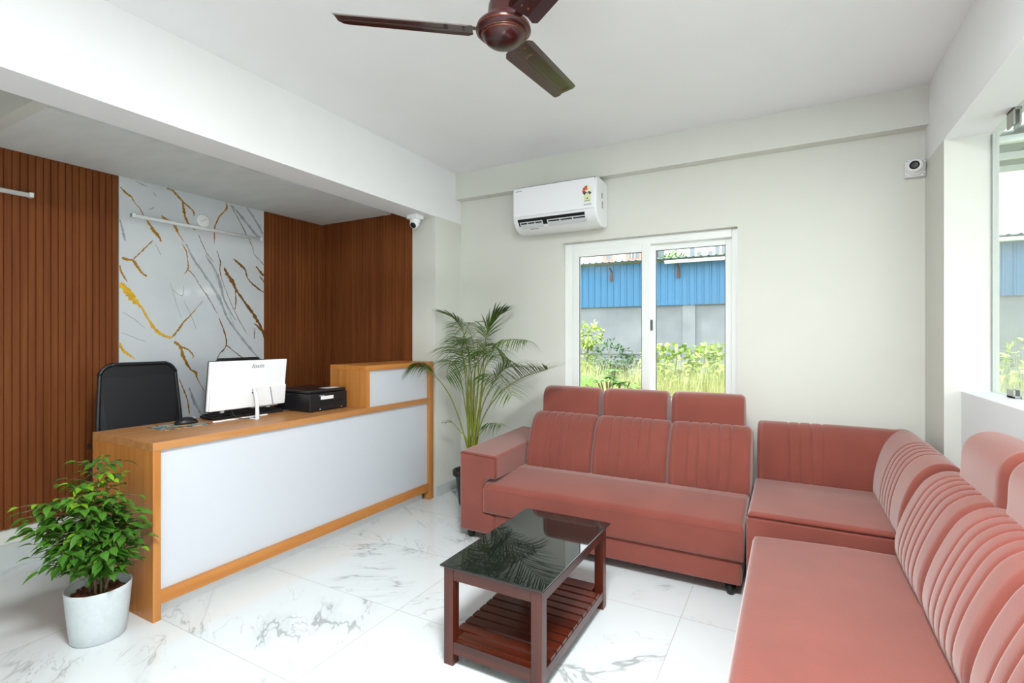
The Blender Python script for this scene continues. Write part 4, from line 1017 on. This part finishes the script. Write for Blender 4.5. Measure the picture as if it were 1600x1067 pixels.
# warehouse behind the plot: blue sheet cladding on a block wall
wh = thing('warehouse', 'long blue corrugated sheet warehouse on a grey block wall outside the windows', 'building', (-1, 11.6, GZ))
def wy(x): return 11.29+(x+4.37)*(.30/7.83)
xa_, xb_ = -26.0, 16.0
def zs(x, k): return 1.3+k   # level bands
bm = new(); v = [bm.verts.new((x, wy(x)+dy, z)) for x in (xa_, xb_) for dy in (.06, .3) for z in (GZ, 2.06)]
for f in ((0, 1, 5, 4), (2, 6, 7, 3), (0, 2, 3, 1), (4, 5, 7, 6), (1, 3, 7, 5), (0, 4, 6, 2)): bm.faces.new([v[i] for i in f])
bmesh.ops.recalc_face_normals(bm, faces=bm.faces); obj('block_wall', bm, M_conc, wh)
for k, x in enumerate((-20.4, -15.6, -10.8, -6.2, -1.9, 2.6, 7.2)):
    bm = new(); box(bm, x-.13, x+.13, wy(x)+.02, wy(x)+.2, GZ, 2.055); obj('pillar', bm, M_conc, wh)
for z in (.05, .95):
    bm = new()
    p_ = [(xa_, z), (xb_, z)]
    vs = [bm.verts.new((x, wy(x)+dy, zz)) for x in (xa_, xb_) for dy in (.035, .07) for zz in (z, z+.035)]
    for f in ((0, 1, 5, 4), (2, 6, 7, 3), (1, 3, 7, 5), (0, 4, 6, 2)): bm.faces.new([vs[i] for i in f])
    bmesh.ops.recalc_face_normals(bm, faces=bm.faces); obj('ledge', bm, M_gasket if z < .5 else M_conc, wh)
bm = new(); x = xa_; prof = []
while x < xb_:
    for dx, dd in ((0, 0), (.07, 0), (.085, -.025), (.105, -.025), (.12, 0)): prof.append((x+dx, dd))
    x += .15
lo = [bm.verts.new((a, wy(a)+d, 2.03)) for a, d in prof]; hi = [bm.verts.new((a, wy(a)+d, 2.99)) for a, d in prof]
for i in range(len(lo)-1): bm.faces.new((lo[i], lo[i+1], hi[i+1], hi[i]))
e = bmesh.ops.extrude_face_region(bm, geom=bm.faces[:]); bmesh.ops.translate(bm, vec=(0, .02, 0), verts=[q for q in e['geom'] if isinstance(q, bmesh.types.BMVert)])
bmesh.ops.recalc_face_normals(bm, faces=bm.faces); obj('sheet_cladding', bm, M_blue, wh)
bm = new(); x = xa_; rows = []
while x < xb_:
    for dx, dz in ((0, 0), (.06, 0), (.08, .02), (.10, .02), (.12, 0)): rows.append((x+dx, dz))
    x += .15
f_ = [bm.verts.new((a, wy(a)-.28, 3.015+d)) for a, d in rows]; b2 = [bm.verts.new((a, wy(a)+5, 3.2+d)) for a, d in rows]
for i in range(len(f_)-1): bm.faces.new((f_[i], f_[i+1], b2[i+1], b2[i]))
e = bmesh.ops.extrude_face_region(bm, geom=bm.faces[:]); bmesh.ops.translate(bm, vec=(0, 0, .015), verts=[q for q in e['geom'] if isinstance(q, bmesh.types.BMVert)])
bmesh.ops.recalc_face_normals(bm, faces=bm.faces); obj('roof', bm, M_roofm, wh)
bm = new(); tube(bm, [(-2.35, wy(-2.35)-.24, 2.945), (12, wy(12)-.24, 2.975)], .038, 10); obj('rain_gutter', bm, M_gutter, wh, smooth=True)
for x in (-3.575, -2.10, 2.6):
    bm = new(); tube(bm, [(x, wy(x)-.2, 2.92), (x, wy(x)-.06, 2.84), (x, wy(x)-.05, 2.68)], .022, 6); box(bm, x-.03, x+.03, wy(x)-.08, wy(x)-.035, 2.62, 2.76); obj('gutter_bracket', bm, M_rust, wh)
# far buildings
def block(name, label, x0, x1, y0, y1, z1, m, wins, wm=M_bwin):
    t = thing(name, label, 'building', ((x0+x1)/2, (y0+y1)/2, GZ)); obj('wall', BX(x0, x1, y0, y1, GZ, z1), m, t)
    for (a, b, z0, z2) in wins: obj('window', BX(a, b, y0-.05, y0+.02, z0, z2), wm, t)
    return t
pk = block('apartment_building', 'pale building with pink wall bays above the warehouse roof, left of the window centre', -14.5, -7.75, 32, 40, 9.5, M_white_b, [(-10.5, -10.2, 6.45, 6.75), (-9.0, -8.35, 6.42, 6.85), (-9.0, -8.35, 7.6, 8.1)])
for x0, x1 in ((-10.75, -10.05), (-9.2, -7.85)): obj('pink_bay', BX(x0, x1, 31.96, 32.0, GZ, 9.5), M_pink_b, pk)
for x in (-8.8, -8.6): obj('window_bar', BX(x-.02, x+.02, 31.9, 31.95, 6.42, 6.85), M_white_b, pk)
wb = block('apartment_building', 'white building with a row of small square windows above the warehouse roof at the right', -7.6, 8, 34, 42, 10.2, M_white_b,
      [(-7.6, -7.2, 6.6, 7.2), (-5.58, -5.30, 6.6, 7.1), (-5.15, -4.93, 6.6, 6.85), (-4.48, -4.25, 6.58, 6.83), (-4.08, -3.82, 6.6, 7.1), (-3.7, -3.45, 6.6, 7.1), (-2.6, -2.3, 6.5, 6.8), (0, .4, 6.4, 6.8)])
bm = new(); tube(bm, [(-9.5, 26, GZ), (-9.5, 26, 9)], .035, 8); tag(obj('lamp_mast', bm, M_plgrey), 'thin grey mast rising behind the blue warehouse at the far left', 'mast')

def cloud_leaves(bm, c, rx_, ry_, rz_, n, l, w, rr, droop=.3, shell=.55, mi=0):
    for _ in range(n):
        while True:
            q = Vector((rr.uniform(-1, 1), rr.uniform(-1, 1), rr.uniform(-1, 1)))
            if shell < q.length < 1: break
        # lumpy outline
        k = 1+.28*noise.noise(q*2.3+Vector(c))
        p = Vector(c)+Vector((q.x*rx_*k, q.y*ry_*k, q.z*rz_*k))
        if p.z < GZ+.03: continue
        d = (q.normalized()+Vector((rr.uniform(-.8, .8), rr.uniform(-.8, .8), rr.uniform(-.3, .6)))).normalized()
        leaf(bm, p, d, Vector((rr.uniform(-.5, .5), rr.uniform(-.5, .5), 1)), l*rr.uniform(.7, 1.2), w*rr.uniform(.7, 1.2), droop, mi, seg=3)
def shrub(name, label, base, blobs, m, l, w, n, seed):
    rr = random.Random(seed); t = thing(name, label, 'shrub' if 'tree' not in name else 'tree', base); bm = new()
    for (cx, cy, cz, a, b, c) in blobs: cloud_leaves(bm, (cx, cy, cz), a, b, c, int(n*a*c*4), l, w, rr)
    obj('foliage', bm, m, t); bm = new()
    for (cx, cy, cz, a, b, c) in blobs:
        tube(bm, bez(base, ((base[0]+cx)/2, cy, (base[2]+cz)/2+.1), (cx, cy, cz+c*.5), 6), [.035, .03, .026, .022, .017, .012, .006], 6)
    obj('stem', bm, M_bark, t, smooth=True)
tr_ = shrub('garden_tree', 'rounded green tree behind the warehouse roof gutter', (-3.9, 20, GZ), [(-3.9, 20, 4.05, .72, .6, .5), (-3.6, 20.2, 3.8, .6, .6, .5), (-4.3, 20.1, 3.8, .5, .5, .45)], M_hedge, .12, .07, 900, 5)
shrub('tall_shrub', 'tall yellow-green shrub against the block wall at the left of the window', (-3.3, 8.6, GZ), [(-3.3, 8.6, 1.05, .26, .3, .42), (-3.08, 8.5, 1.38, .22, .25, .20), (-3.3, 8.5, .45, .35, .35, .5)], M_bush, .09, .055, 900, 1)
shrub('dark_shrub', 'dark green drooping shrub in front of the grey block wall', (-2.6, 8.2, GZ), [(-2.62, 8.2, .98, .30, .3, .28), (-2.3, 8.15, .72, .25, .3, .35), (-2.6, 8.1, .4, .4, .35, .5)], M_bushd, .10, .035, 900, 2)
shrub('leafy_shrub', 'bright leafy shrub seen through the middle of the window', (-1.6, 7.7, GZ), [(-1.75, 7.7, .98, .22, .25, .26), (-1.45, 7.7, .85, .28, .3, .36), (-1.6, 7.6, .35, .35, .35, .45)], M_bush, .11, .075, 620, 3)
shrub('leafy_shrub', 'bright leafy shrub seen through the right edge of the window', (-.8, 7.8, GZ), [(-1.1, 7.8, .92, .25, .3, .28), (-.72, 7.8, .95, .32, .3, .30), (-.85, 7.7, .35, .45, .35, .5)], M_bush, .11, .075, 620, 4)
shrub('tall_shrub', 'green shrub by the block wall, seen through the glass pane at the far right', (3.0, 8.9, GZ), [(2.75, 8.9, .95, .35, .35, .35), (3.3, 9.0, 1.1, .5, .4, .5), (3.0, 8.7, .3, .6, .4, .5)], M_bush, .12, .07, 420, 6)
# broad-leaved plant close to the window
bp = thing('broad_leaved_plant', 'low plant with large lobed green leaves just outside the window', 'plant', (-1.8, 5.6, GZ))
rr = random.Random(8); st_ = new()
def lobed(bm, c, d, size, rr):
    d = d.normalized(); side = d.cross(Vector((0, 0, 1))).normalized(); nn = side.cross(d)
    n = 9; pts = []; tipk = [1, .55, .92, .5, .8, .42, .6, .3]
    outl = [(0, 0)]
    for k in range(-7, 8):
        a = k/7*R(125); r_ = size*(1.0-.045*abs(k))*(1 if k % 2 == 0 else .52); outl.append((r_*math.cos(a), r_*math.sin(a)))
    v0 = bm.verts.new(c); vs = [bm.verts.new(c+d*x+side*y+nn*(.12*abs(y))-Vector((0, 0, 1))*(.25*(x*x+y*y)/size)) for x, y in outl[1:]]
    for a, b in zip(vs, vs[1:]): bm.faces.new((v0, a, b))
for i in range(34):
    x = rr.uniform(-2.25, -1.3); y = rr.uniform(5.3, 5.9); z = rr.uniform(.50, .86)+(.10 if x < -1.75 else 0)-.10*abs(x+1.9)
    c = Vector((x, y, z)); tube(st_, bez((-1.8+rr.uniform(-.2, .2), 5.6, GZ), (-1.8+(x+1.8)*.3, 5.6, z*.6), c, 6), .008, 5)
    bm = new(); lobed(bm, c, Vector((rr.uniform(-1, 1), rr.uniform(-1.2, .3), rr.uniform(-.1, .35))), rr.uniform(.14, .22), rr); obj('leaf', bm, M_bigleaf, bp)
obj('stem', st_, M_bark, bp, smooth=True)
# long grass
rr = random.Random(3); bm = new()
def blade(x, y, h, lean, w):
    a = rr.uniform(0, 6.28); dx, dy = math.cos(a)*lean, math.sin(a)*lean; px_, py_ = -math.sin(a)*w, math.cos(a)*w
    p = [Vector((x, y, GZ)), Vector((x+dx*.35, y+dy*.35, GZ+h*.6)), Vector((x+dx, y+dy, GZ+h))]
    v = [bm.verts.new(p[0]+Vector((px_, py_, 0))), bm.verts.new(p[0]-Vector((px_, py_, 0))), bm.verts.new(p[1]+Vector((px_*.7, py_*.7, 0))), bm.verts.new(p[1]-Vector((px_*.7, py_*.7, 0))), bm.verts.new(p[2])]
    bm.faces.new((v[0], v[1], v[3], v[2])); bm.faces.new((v[2], v[3], v[4]))
for _ in range(34000):
    y = 5.6+4.9*rr.random()**.8; x = rr.uniform(-3.6, -.2)*(y/7.6) if rr.random() < .75 else rr.uniform(1.2, 4.2)*(y/7.6)
    h = (1.22-.10*(y-5.6))*(1+.55*noise.noise(Vector((x, y, 0))*1.3))
    blade(x, y, h*rr.uniform(.75, 1.25), rr.uniform(.08, .4), .0035)
tag(obj('long_grass', bm, M_grass), 'tall pale green grass growing wild between the house and the warehouse', 'grass', kind='stuff')
# porch roof outside the glass pane
pr_ = thing('porch_roof', 'grey sheet porch roof on steel purlins outside the glass pane at the top right, plus an added unseen shading sheet', 'roof', (3.2, 4.2, 2.9))
bm = new(); x = 1.0
rows = []
while x < 6.5:
    for dx, dz in ((0, 0), (.10, 0), (.12, .03), (.16, .03), (.18, 0)): rows.append((x+dx, dz))
    x += .22
f_ = [bm.verts.new((a, 4.6, 2.69+d)) for a, d in rows]; b2 = [bm.verts.new((a, 6.2, 2.84+d)) for a, d in rows]
for i in range(len(f_)-1): bm.faces.new((f_[i], f_[i+1], b2[i+1], b2[i]))
e = bmesh.ops.extrude_face_region(bm, geom=bm.faces[:]); bmesh.ops.translate(bm, vec=(0, 0, .012), verts=[q for q in e['geom'] if isinstance(q, bmesh.types.BMVert)])
bmesh.ops.recalc_face_normals(bm, faces=bm.faces); obj('roof_sheet', bm, M_roofm, pr_)
obj('roof_sheet', BX(1.0, 6.5, .9, 4.25, 2.80, 2.815), M_roofm, pr_)  # unseen sheet, added to hold sky light off the back wall
for y in (4.7, 5.35, 6.0):
    zz = 2.69+(y-4.6)*.094; obj('purlin', BX(1.0, 6.5, y-.025, y+.025, zz-.05, zz-.004), M_gutter, pr_)
obj('post', BX(6.26, 6.34, 5.96, 6.04, GZ, 2.77), M_plgrey, pr_)
